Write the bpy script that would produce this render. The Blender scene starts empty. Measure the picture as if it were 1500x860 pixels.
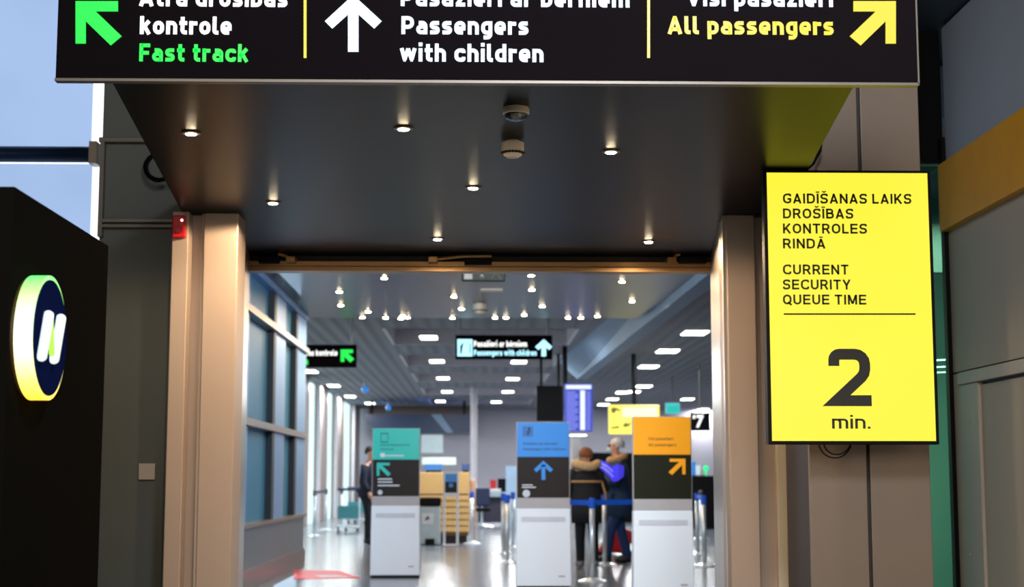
import bpy, bmesh, math, random
from mathutils import Vector, Matrix
random.seed(7)
PI = math.pi
S = bpy.context.scene
COL = S.collection

# ------------------------------------------------------------------ camera
F = 2250.0
CAMZ = 1.2
PITCH = math.atan(273 / F)
YAW = math.atan(48 * math.cos(PITCH) / F)
cam_d = bpy.data.cameras.new('camera')
cam_d.sensor_width = 36.0
cam_d.lens = F * 36 / 1500
cam_d.clip_end = 300
cam_d.dof.use_dof = True
cam_d.dof.focus_distance = 6.6
cam_d.dof.aperture_fstop = 54 / 17.0
cam_d.dof.aperture_blades = 9
cam = bpy.data.objects.new('camera', cam_d)
COL.objects.link(cam)
cam.location = (0, 0, CAMZ)
cam.rotation_euler = (PI / 2 + PITCH, 0, -YAW)
S.camera = cam

# ------------------------------------------------------------------ world + exposure
w = bpy.data.worlds.new('world'); S.world = w; w.use_nodes = True
nt = w.node_tree; bg = nt.nodes['Background']
tc = nt.nodes.new('ShaderNodeTexCoord'); sp = nt.nodes.new('ShaderNodeSeparateXYZ')
cr = nt.nodes.new('ShaderNodeValToRGB')
nt.links.new(tc.outputs['Generated'], sp.inputs[0]); nt.links.new(sp.outputs['Z'], cr.inputs[0])
cr.color_ramp.elements[0].position = 0.0; cr.color_ramp.elements[0].color = (0.075, 0.15, 0.24, 1)
cr.color_ramp.elements[1].position = 0.5; cr.color_ramp.elements[1].color = (0.10, 0.22, 0.36, 1)
nt.links.new(cr.outputs[0], bg.inputs[0]); bg.inputs[1].default_value = 1.0
S.view_settings.view_transform = 'Standard'
S.view_settings.look = 'None'
S.view_settings.exposure = 0.0
S.view_settings.gamma = 1.0
S.view_settings.use_curve_mapping = False
try:
    S.cycles.use_denoising = True
    S.cycles.max_bounces = 8
    S.cycles.sample_clamp_indirect = 4
    S.cycles.caustics_reflective = False
    S.cycles.caustics_refractive = False
except Exception:
    pass

def area_light(name, loc, size, power, color, rot=(0, 0, 0), sizey=None, parent=None):
    d = bpy.data.lights.new(name, 'AREA'); d.energy = power; d.color = color; d.size = size
    if sizey: d.shape = 'RECTANGLE'; d.size_y = sizey
    o = bpy.data.objects.new(name, d); COL.objects.link(o); o.location = loc; o.rotation_euler = rot
    if parent: o.parent = parent
    return o
# unseen fill lights added to brighten the entrance hall and the kiosk fronts
area_light('hall_fill', (-0.6, -2.2, 3.4), 2.5, 290, (1.0, 0.88, 0.76), (math.radians(80), 0, 0))
area_light('hall_fill', (0.6, 2.6, 3.9), 0.8, 150, (0.92, 0.95, 1.0), (math.radians(45), math.radians(-40), 0))
area_light('passage_fill', (0.0, 12.6, 3.5), 2.0, 260, (0.88, 0.94, 1.0), (math.radians(62), 0, 0), 0.3)
# daylight coming in through the window wall
area_light('daylight', (-2.35, 19.0, 2.2), 6.5, 60, (0.55, 0.78, 1.0), (0, -PI / 2, 0), 2.2)

# ------------------------------------------------------------------ pixel helpers (frame 1500x860)
def ray(u, v):
    r = Vector(((u - 750) / F, (430 - v) / F, -1.0))
    return cam.rotation_euler.to_matrix() @ r
def at(u, v, Y):
    d = ray(u, v); t = Y / d.y
    return Vector((d.x * t, Y, CAMZ + d.z * t))
def atz(u, v, z):
    d = ray(u, v); t = (z - CAMZ) / d.z
    return Vector((d.x * t, d.y * t, z))
def atx(u, v, X):
    d = ray(u, v); t = X / d.x
    return Vector((X, d.y * t, CAMZ + d.z * t))
def zat(v, Y, u=700): return at(u, v, Y).z
def xat(u, Y, v=600): return at(u, v, Y).x

# ------------------------------------------------------------------ materials
def s2l(c):
    c = c / 255.0
    return c / 12.92 if c <= 0.04045 else ((c + 0.055) / 1.055) ** 2.4
def rgb(r, g, b): return (s2l(r), s2l(g), s2l(b), 1)
MATS = {}
def mat(name, col, rough=0.5, metal=0.0, var=0.12, scale=6.0, bump=0.0, bscale=60.0, stretch=None, spec=0.5, emit=None, estr=0.0):
    m = bpy.data.materials.new(name); m.use_nodes = True
    n = m.node_tree.nodes; l = m.node_tree.links; b = n['Principled BSDF']
    t = n.new('ShaderNodeTexCoord'); mp = n.new('ShaderNodeMapping'); no = n.new('ShaderNodeTexNoise')
    l.new(t.outputs['Object'], mp.inputs[0]); l.new(mp.outputs[0], no.inputs['Vector'])
    if stretch: mp.inputs['Scale'].default_value = stretch
    no.inputs['Scale'].default_value = scale; no.inputs['Detail'].default_value = 4
    mx = n.new('ShaderNodeMix'); mx.data_type = 'RGBA'
    l.new(no.outputs['Fac'], mx.inputs['Factor'])
    mx.inputs['A'].default_value = tuple(c * (1 - var) for c in col[:3]) + (1,)
    mx.inputs['B'].default_value = tuple(min(1, c * (1 + var)) for c in col[:3]) + (1,)
    l.new(mx.outputs['Result'], b.inputs['Base Color'])
    b.inputs['Roughness'].default_value = rough; b.inputs['Metallic'].default_value = metal
    b.inputs['Specular IOR Level'].default_value = spec
    if bump:
        n2 = n.new('ShaderNodeTexNoise'); n2.inputs['Scale'].default_value = bscale
        l.new(mp.outputs[0], n2.inputs['Vector'])
        bp = n.new('ShaderNodeBump'); bp.inputs['Strength'].default_value = bump; bp.inputs['Distance'].default_value = 0.01
        l.new(n2.outputs['Fac'], bp.inputs['Height']); l.new(bp.outputs[0], b.inputs['Normal'])
    if emit:
        b.inputs['Emission Color'].default_value = emit; b.inputs['Emission Strength'].default_value = estr
    MATS[name] = m
    return m
def glow(name, col, strength=1.0, var=0.03, scale=3.0):
    m = bpy.data.materials.new(name); m.use_nodes = True
    n = m.node_tree.nodes; l = m.node_tree.links; b = n['Principled BSDF']
    t = n.new('ShaderNodeTexCoord'); no = n.new('ShaderNodeTexNoise'); no.inputs['Scale'].default_value = scale
    l.new(t.outputs['Object'], no.inputs['Vector'])
    mx = n.new('ShaderNodeMix'); mx.data_type = 'RGBA'
    l.new(no.outputs['Fac'], mx.inputs['Factor'])
    mx.inputs['A'].default_value = tuple(c * (1 - var) for c in col[:3]) + (1,)
    mx.inputs['B'].default_value = tuple(c * (1 + var) for c in col[:3]) + (1,)
    l.new(mx.outputs['Result'], b.inputs['Emission Color'])
    b.inputs['Base Color'].default_value = (0.02, 0.02, 0.02, 1)
    b.inputs['Emission Strength'].default_value = strength; b.inputs['Roughness'].default_value = 0.4
    return m
def glass(name, tint, rough=0.02, refl=0.25, rcol=(0.6, 0.8, 1, 1)):
    m = bpy.data.materials.new(name); m.use_nodes = True
    n = m.node_tree.nodes; l = m.node_tree.links
    n.remove(n['Principled BSDF']); out = n['Material Output']
    tr = n.new('ShaderNodeBsdfTransparent'); tr.inputs[0].default_value = tint
    gl = n.new('ShaderNodeBsdfGlossy'); gl.inputs['Roughness'].default_value = rough; gl.inputs[0].default_value = rcol
    lw = n.new('ShaderNodeLayerWeight'); lw.inputs[0].default_value = refl
    mx = n.new('ShaderNodeMixShader')
    l.new(lw.outputs['Fresnel'], mx.inputs[0]); l.new(tr.outputs[0], mx.inputs[1]); l.new(gl.outputs[0], mx.inputs[2])
    l.new(mx.outputs[0], out.inputs[0])
    return m

M = {}
M['soffit'] = mat('soffit_black', rgb(12, 13, 19), 0.32, 0, 0.10, 2.0, 0.03, 12, spec=0.04)
M['inner_ceiling'] = mat('ceiling_navy', rgb(30, 38, 68), 0.28, 0, 0.1, 1.5, 0.06, 18, spec=0.3)
M['jamb'] = mat('jamb_champagne', rgb(170, 152, 138), 0.4, 0.15, 0.04, 3.0, 0.03, 80, stretch=(1, 1, 0.1))
M['reveal'] = mat('brushed_steel', rgb(190, 178, 165), 0.30, 0.9, 0.05, 10, 0.10, 14, stretch=(1, 3, 0.15))
M['lintel'] = mat('lintel_bronze', rgb(168, 128, 78), 0.35, 0.5, 0.1)
M['dark'] = mat('dark_recess', rgb(24, 20, 20), 0.6)
M['black'] = mat('satin_black', rgb(10, 9, 11), 0.5, spec=.12)
M['blackwall'] = mat('matt_black_wall', rgb(19, 18, 16), 0.9, 0, 0.1, 3.0, 0.03, 40, spec=0.0)
M['greywall'] = mat('grey_wall_panel', rgb(84, 89, 84), 0.6, 0, 0.06, 2.5, 0.02, 50)
M['rail'] = mat('grey_rail', rgb(110, 104, 96), 0.4, 0.3)
M['pillar'] = mat('pillar_cladding', rgb(128, 115, 103), 0.42, 0.35, 0.05, 2.5, 0.03, 60)
M['pillardark'] = mat('pillar_seam', rgb(52, 46, 42), 0.5, 0.2)
M['rightwall'] = mat('shop_wall_grey', rgb(186, 176, 156), 0.6, 0, 0.04, 2.0, 0.02, 70)
M['rightupper'] = mat('shop_fascia_grey', rgb(168, 176, 188), 0.6, 0, 0.04, 2.0)
M['orange'] = mat('fascia_orange', rgb(250, 172, 14), 0.5, 0, 0.12, 5.0)
M['frame'] = mat('frame_grey', rgb(186, 174, 160), 0.5, 0.1, 0.04)
M['floor'] = mat('polished_floor', rgb(108, 112, 120), 0.2, 0, 0.18, 1.2, 0.05, 3.0, spec=0.4)
M['hallceil'] = mat('hall_ceiling', rgb(120, 122, 130), 0.7, 0, 0.06, 0.8)
M['coffer'] = mat('coffer_edge', rgb(205, 198, 205), 0.5)
M['hallwall'] = mat('hall_wall', rgb(190, 186, 198), 0.7, 0, 0.08, 0.6)
M['brownband'] = mat('brown_band', rgb(96, 80, 78), 0.6)
M['navy'] = mat('navy_panel', rgb(12, 40, 78), 0.35)
M['beam'] = mat('beam_pale_blue', rgb(124, 148, 174), 0.6, 0, 0.12, 0.7)
M['winframe'] = mat('window_frame_blue', rgb(120, 172, 232), 0.4, 0.1, 0.06)
M['winbar'] = mat('window_bar', rgb(150, 138, 130), 0.35, 0.5)
M['windark'] = mat('window_gasket', rgb(20, 34, 48), 0.5)
M['sillwall'] = mat('sill_wall_grey', rgb(112, 120, 130), 0.35, 0.3, 0.08, 1.5)
M['skirt'] = mat('skirting_brown', rgb(104, 80, 76), 0.3)
m = mat('window_glass', rgb(84, 160, 204), 0.4, 0, 0.15, 0.8, spec=0.15)
n = m.node_tree.nodes; l = m.node_tree.links
tr_ = n.new('ShaderNodeBsdfTransparent'); tr_.inputs[0].default_value = (.16, .34, .48, 1); mx_ = n.new('ShaderNodeMixShader'); mx_.inputs[0].default_value = .8
l.new(tr_.outputs[0], mx_.inputs[1]); l.new(n['Principled BSDF'].outputs[0], mx_.inputs[2]); l.new(mx_.outputs[0], n['Material Output'].inputs[0])
M['glassblue'] = m
M['glassgreen'] = glass('green_glass', (0.60, 0.84, 0.73, 1), 0.05, 0.15, (0.7, 0.9, 0.8, 1))
M['greenroom'] = mat('back_room_wall', rgb(120, 150, 134), 0.6, 0, 0.2, 1.0)
M['column'] = mat('facade_column', rgb(150, 134, 128), 0.5, 0, 0.1)
M['chrome'] = mat('chrome_post', rgb(222, 230, 236), 0.3, 0.55, 0.04)
M['white'] = mat('kiosk_white', rgb(228, 232, 240), 0.35, 0, 0.02)
M['lightgrey'] = mat('kiosk_grey', rgb(168, 162, 164), 0.4)
M['palegrey'] = mat('kiosk_vent', rgb(196, 198, 208), 0.4)
M['teal'] = mat('panel_teal', rgb(0, 184, 172), 0.35, 0, 0.03, emit=rgb(0, 184, 172), estr=0.08)
M['blue'] = mat('panel_blue', rgb(28, 132, 214), 0.35, 0, 0.03, emit=rgb(28, 132, 214), estr=0.08)
M['amber'] = mat('panel_amber', rgb(238, 154, 10), 0.35, 0, 0.03, emit=rgb(238, 154, 10), estr=0.08)
M['panelbrown'] = mat('panel_dark_brown', rgb(34, 26, 25), 0.45, 0, 0.08, spec=.2)
M['panelolive'] = mat('panel_dark_olive', rgb(24, 26, 12), 0.45, 0, 0.08, spec=.2)
M['print_dark'] = mat('print_dark', rgb(16, 74, 86), 0.5)
M['print_blue'] = mat('print_blue', rgb(10, 54, 104), 0.5)
M['print_brown'] = mat('print_brown', rgb(96, 56, 10), 0.5)
M['print_white'] = mat('print_white', rgb(220, 222, 228), 0.5)
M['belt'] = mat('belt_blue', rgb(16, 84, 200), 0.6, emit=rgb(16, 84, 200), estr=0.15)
M['beltdark'] = mat('belt_navy', rgb(20, 32, 70), 0.6)
M['wood'] = mat('pale_wood', rgb(222, 178, 112), 0.45, 0, 0.15, 8, stretch=(1, 1, 8))
M['red'] = mat('red_plastic', rgb(196, 16, 24), 0.3)
M['redmat'] = mat('floor_red', rgb(236, 40, 58), 0.4, 0, 0.04)
M['ivory'] = mat('ivory_plastic', rgb(250, 226, 200), 0.4)
M['skin'] = mat('skin', rgb(214, 160, 132), 0.5)
M['coat'] = mat('coat_black', rgb(20, 20, 28), 0.8, 0, 0.2, 20, 0.2, 60)
M['coatnavy'] = mat('coat_navy', rgb(24, 50, 80), 0.75, 0, 0.2, 20, 0.2, 60)
M['fur'] = mat('fur_cream', rgb(214, 180, 132), 0.9, 0, 0.35, 40, 0.8, 90)
M['tan'] = mat('tan_trim', rgb(186, 142, 92), 0.8)
M['hairbrown'] = mat('hair_brown', rgb(134, 80, 48), 0.7, 0, 0.3, 40, 0.5, 90)
M['hairgrey'] = mat('hair_grey', rgb(196, 198, 200), 0.7, 0, 0.25, 40, 0.5, 90)
M['jeans'] = mat('jeans_blue', rgb(18, 48, 96), 0.8, 0, 0.2, 20)
M['trousers'] = mat('trousers_dark', rgb(18, 20, 30), 0.8)
M['shoe'] = mat('shoe_dark', rgb(30, 30, 36), 0.5)
M['shoegrey'] = mat('shoe_grey', rgb(136, 134, 142), 0.6)
M['mask'] = mat('face_mask', rgb(178, 206, 214), 0.7)
M['luggage'] = mat('luggage_red', rgb(176, 14, 34), 0.35)
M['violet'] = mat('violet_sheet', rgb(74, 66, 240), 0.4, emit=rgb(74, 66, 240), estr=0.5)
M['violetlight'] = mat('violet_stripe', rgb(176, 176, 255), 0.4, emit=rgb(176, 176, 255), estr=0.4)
M['signblack'] = mat('sign_face_black', rgb(20, 17, 20), 0.8, 0, 0.06, spec=0.0)
M['signgreen'] = mat('exit_sign_green', rgb(3, 14, 6), 0.5, spec=.1)  # green taken near black: the backlit sign's shade is in the colour
M['binbody'] = mat('bin_grey', rgb(178, 194, 202), 0.4)
# things that give off light
G = {}
G['white'] = glow('lit_white', (1.0, 1.0, 0.97), 1.5)
G['bluewhite'] = glow('lit_blue_white', (0.80, 0.95, 1.15), 1.35)
G['green'] = glow('lit_green', (0.0, 1.0, 0.085), 1.0)
G['teal'] = glow('lit_teal', (0.0, 0.55, 0.48), 1.0)
G['yellow'] = glow('lit_yellow', (1.0, 0.80, 0.03), 1.05)
G['cyan'] = glow('lit_cyan', (0.45, 0.95, 1.1), 1.4)
G['screenyellow'] = glow('screen_yellow', (1.0, 0.90, 0.045), 1.02, 0.05, 1.2)
G['screentext'] = mat('screen_ink', rgb(40, 44, 8), 0.6)
G['screentext2'] = mat('screen_ink_black', rgb(20, 18, 14), 0.6)
G['bulb'] = glow('bulb_warm', (1.0, 0.80, 0.50), 130)
G['panel'] = glow('ceiling_panel_light', (0.98, 1.0, 0.86), 12)
G['fabric'] = glow('backlit_blind', rgb(166, 194, 236), 1.0, 0.14, 1.1)
G['daylight'] = glow('daylight_gap', (0.93, 1.0, 1.05), 1.6)
G['facade'] = glow('facade_daylight', (0.72, 0.98, 1.0), 1.1, 0.35, 0.6)
G['fids'] = glow('display_blue', (0.02, 0.04, 0.50), 1.0)
G['fidswhite'] = glow('display_white', (0.75, 0.82, 1.0), 1.2)
G['adyellow'] = glow('lightbox_yellow', (1.0, 0.86, 0.10), 1.3)
G['adwhite'] = glow('lightbox_white', (1.1, 1.05, 0.55), 1.3)
G['exit'] = glow('exit_teal', (0.1, 0.55, 0.58), 1.0)
G['tube'] = glow('letter_white', (0.85, 0.98, 1.0), 1.1)
G['lime'] = glow('letter_lime', (0.5, 0.95, 0.1), 1.2)
G['edgelight'] = glow('green_led', (0.0, 0.9, 0.3), 1.2)
G['monitor'] = glow('monitor_blue', (0.03, 0.25, 0.75), 0.9)
G['monitorteal'] = glow('monitor_teal', (0.05, 0.35, 0.35), 0.8)
# rim of the round sign: lit acrylic that fades from green at its top to amber at its foot
m = bpy.data.materials.new('lit_rim'); m.use_nodes = True
n = m.node_tree.nodes; l = m.node_tree.links; b = n['Principled BSDF']
t = n.new('ShaderNodeTexCoord'); s = n.new('ShaderNodeSeparateXYZ'); c = n.new('ShaderNodeValToRGB')
l.new(t.outputs['Generated'], s.inputs[0]); l.new(s.outputs['Z'], c.inputs[0]); l.new(c.outputs[0], b.inputs['Emission Color'])
e = c.color_ramp.elements
e[0].position = 0.0; e[0].color = (1.0, 0.55, 0.03, 1); e[1].position = 1.0; e[1].color = (0.03, 0.75, 0.10, 1)
for p_, c_ in ((0.12, (0.95, 0.75, 0.12, 1)), (0.35, (0.85, 0.92, 0.50, 1)), (0.6, (0.72, 0.98, 0.55, 1)), (0.85, (0.32, 0.92, 0.16, 1))):
    q = e.new(p_); q.color = c_
b.inputs['Emission Strength'].default_value = 2.1; b.inputs['Base Color'].default_value = (0.1, 0.1, 0.1, 1)
G['rim'] = m
# ribbed hall ceiling: fine lamella relief
def lamella(m, sc):
    n = m.node_tree.nodes; l = m.node_tree.links; b = n['Principled BSDF']
    t = n.new('ShaderNodeTexCoord'); wv = n.new('ShaderNodeTexWave'); wv.inputs['Scale'].default_value = sc; wv.bands_direction = 'X'
    l.new(t.outputs['Object'], wv.inputs['Vector'])
    bp = n.new('ShaderNodeBump'); bp.inputs['Strength'].default_value = 0.5; bp.inputs['Distance'].default_value = 0.05
    l.new(wv.outputs['Fac'], bp.inputs['Height']); l.new(bp.outputs[0], b.inputs['Normal'])
lamella(M['hallceil'], 1.2)

# ------------------------------------------------------------------ mesh builder
class MB:
    def __init__(s): s.v = []; s.f = []
    def _add(s, vs, fs):
        k = len(s.v); s.v += [tuple(p) for p in vs]; s.f += [tuple(i + k for i in f) for f in fs]; return s
    def box(s, x0, x1, y0, y1, z0, z1):
        x0, x1 = sorted((x0, x1)); y0, y1 = sorted((y0, y1)); z0, z1 = sorted((z0, z1))
        return s._add([(x0, y0, z0), (x1, y0, z0), (x1, y1, z0), (x0, y1, z0), (x0, y0, z1), (x1, y0, z1), (x1, y1, z1), (x0, y1, z1)],
                      [(0, 3, 2, 1), (4, 5, 6, 7), (0, 1, 5, 4), (1, 2, 6, 5), (2, 3, 7, 6), (3, 0, 4, 7)])
    def prism(s, pts, z0, z1):            # pts in XY, counter-clockwise
        n = len(pts)
        vs = [(p[0], p[1], z0) for p in pts] + [(p[0], p[1], z1) for p in pts]
        fs = [tuple(range(n - 1, -1, -1)), tuple(range(n, 2 * n))] + [(i, (i + 1) % n, n + (i + 1) % n, n + i) for i in range(n)]
        return s._add(vs, fs)
    def plate(s, pts, y0, y1):            # pts in XZ
        n = len(pts)
        vs = [(p[0], y0, p[1]) for p in pts] + [(p[0], y1, p[1]) for p in pts]
        fs = [tuple(range(n)), tuple(range(2 * n - 1, n - 1, -1))] + [(i, n + i, n + (i + 1) % n, (i + 1) % n) for i in range(n)]
        return s._add(vs, fs)
    def hexa(s, a, b):                    # two quads
        return s._add(list(a) + list(b), [(0, 3, 2, 1), (4, 5, 6, 7), (0, 1, 5, 4), (1, 2, 6, 5), (2, 3, 7, 6), (3, 0, 4, 7)])
    def loft(s, rings, cap=True):
        n = len(rings[0]); vs = [p for r in rings for p in r]; fs = []
        for j in range(len(rings) - 1):
            for i in range(n):
                fs.append((j * n + i, j * n + (i + 1) % n, (j + 1) * n + (i + 1) % n, (j + 1) * n + i))
        if cap: fs += [tuple(range(n - 1, -1, -1)), tuple(range((len(rings) - 1) * n, len(rings) * n))]
        return s._add(vs, fs)
    def lathe(s, c, prof, n=24, axis='z'):  # prof: (r, h)
        rings = []
        for r, h in prof:
            ring = []
            for i in range(n):
                a = 2 * PI * i / n; x, y = r * math.cos(a), r * math.sin(a)
                ring.append({'z': (c[0] + x, c[1] + y, c[2] + h), 'x': (c[0] + h, c[1] + x, c[2] + y), 'y': (c[0] + x, c[1] + h, c[2] + y)}[axis])
            rings.append(ring)
        return s.loft(rings)
    def tube(s, path, r, n=8):
        path = [Vector(p) for p in path]; rings = []; a = None
        for i, p in enumerate(path):
            d = (path[min(i + 1, len(path) - 1)] - path[max(i - 1, 0)]).normalized()
            if a is None:
                up = Vector((0, 0, 1)) if abs(d.z) < 0.9 else Vector((1, 0, 0))
                a = d.cross(up).normalized()
            else:
                a = a - d * a.dot(d)
                a = a.normalized() if a.length > 1e-5 else d.orthogonal().normalized()
            b_ = d.cross(a)
            rr = r[i] if isinstance(r, (list, tuple)) else r
            rings.append([tuple(p + a * rr * math.cos(2 * PI * k / n) + b_ * rr * math.sin(2 * PI * k / n)) for k in range(n)])
        return s.loft(rings)
    def ball(s, c, r, n=16, m=10):
        rx, ry, rz = r if isinstance(r, (list, tuple)) else (r, r, r)
        rings = []
        for j in range(m + 1):
            t = PI * j / m; q = max(0.02, math.sin(t))
            rings.append([(c[0] + rx * q * math.cos(2 * PI * i / n), c[1] + ry * q * math.sin(2 * PI * i / n), c[2] - rz * math.cos(t)) for i in range(n)])
        return s.loft(rings)
    def build(s, name, m, parent=None, bev=0.0, smooth=False, **tags):
        vs = [Vector(p) for p in s.v]
        if parent is not None:
            root = parent
            while root.parent is not None: root = root.parent
            off = Vector(root.location)
        else:
            xs = [p.x for p in vs]; ys = [p.y for p in vs]; zs = [p.z for p in vs]
            off = Vector(((min(xs) + max(xs)) / 2, (min(ys) + max(ys)) / 2, min(zs)))
        me = bpy.data.meshes.new(name)
        me.from_pydata([tuple(p - off) for p in vs], [], s.f)
        bm = bmesh.new(); bm.from_mesh(me); bmesh.ops.recalc_face_normals(bm, faces=bm.faces); bm.to_mesh(me); bm.free()
        me.materials.append(m)
        if smooth:
            for p in me.polygons: p.use_smooth = True
        o = bpy.data.objects.new(name, me); COL.objects.link(o)
        if parent is None: o.location = off
        else: o.parent = parent
        if bev:
            bv = o.modifiers.new('bevel', 'BEVEL'); bv.width = bev; bv.segments = 2; bv.limit_method = 'ANGLE'
        for k, v_ in tags.items(): o[k] = v_
        return o
def B(*a): return MB().box(*a)
def root(name, loc, label, cat, group=None):
    o = bpy.data.objects.new(name, None); COL.objects.link(o); o.location = loc; o.empty_display_size = 0.1
    o['label'] = label; o['category'] = cat
    if group: o['group'] = group
    return o
def struct(name, mb, m, parent=None, **k):
    if parent is None: return mb.build(name, m, None, kind='structure', **k)
    return mb.build(name, m, parent, **k)
def copy_tree(o, parent=None):
    c = o.copy(); COL.objects.link(c); c.parent = parent
    for ch in [x for x in list(S.objects) if x.parent == o]: copy_tree(ch, c)
    return c

# ---- lettering: every glyph is a ribbon of constant weight drawn along filleted strokes
def fillet(pts, r, closed=False):
    n = len(pts); out = []
    for i, p in enumerate(pts):
        p = Vector(p[:2])
        if not closed and i in (0, n - 1): out.append(p); continue
        a = Vector(pts[i - 1][:2]) - p; b_ = Vector(pts[(i + 1) % n][:2]) - p
        rr = pts[i][2] if len(pts[i]) > 2 else r
        la, lb = a.length, b_.length
        if rr <= 0 or la < 1e-6 or lb < 1e-6: out.append(p); continue
        cosv = max(-1, min(1, a.dot(b_) / la / lb)); ang = math.acos(cosv)
        if ang > 3.1: out.append(p); continue
        t = min(rr / math.tan(ang / 2), la * .499, lb * .499); rad_ = t * math.tan(ang / 2)
        A = p + a / la * t; Bq = p + b_ / lb * t
        c = p + (a / la + b_ / lb).normalized() * math.hypot(t, rad_)
        u0_ = A - c; u1_ = Bq - c; a0 = math.atan2(u0_.y, u0_.x); a1 = math.atan2(u1_.y, u1_.x); d = a1 - a0
        while d > PI: d -= 2 * PI
        while d < -PI: d += 2 * PI
        k = max(2, int(abs(d) / .32))
        out += [c + Vector((math.cos(a0 + d * q / k), math.sin(a0 + d * q / k))) * rad_ for q in range(k + 1)]
    return out
def ribbon(pts, w, closed=False):
    n = len(pts); L = []; R = []
    for i in range(n):
        if closed or 0 < i < n - 1:
            a = (pts[i] - pts[i - 1]); b_ = (pts[(i + 1) % n] - pts[i])
            if a.length < 1e-7: a = b_
            if b_.length < 1e-7: b_ = a
            a = a.normalized(); b_ = b_.normalized()
            m_ = (a + b_)
            m_ = m_.normalized() if m_.length > 1e-6 else a
            nrm = Vector((-m_.y, m_.x)); sc = 1 / max(.35, abs(nrm.dot(Vector((-a.y, a.x)))))
        else:
            a = (pts[1] - pts[0]) if i == 0 else (pts[-1] - pts[-2]); a = a.normalized(); nrm = Vector((-a.y, a.x)); sc = 1
        L.append(pts[i] + nrm * w / 2 * sc); R.append(pts[i] - nrm * w / 2 * sc)
    segs = range(n) if closed else range(n - 1)
    return [(R[i], R[(i + 1) % n], L[(i + 1) % n], L[i]) for i in segs]
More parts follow.
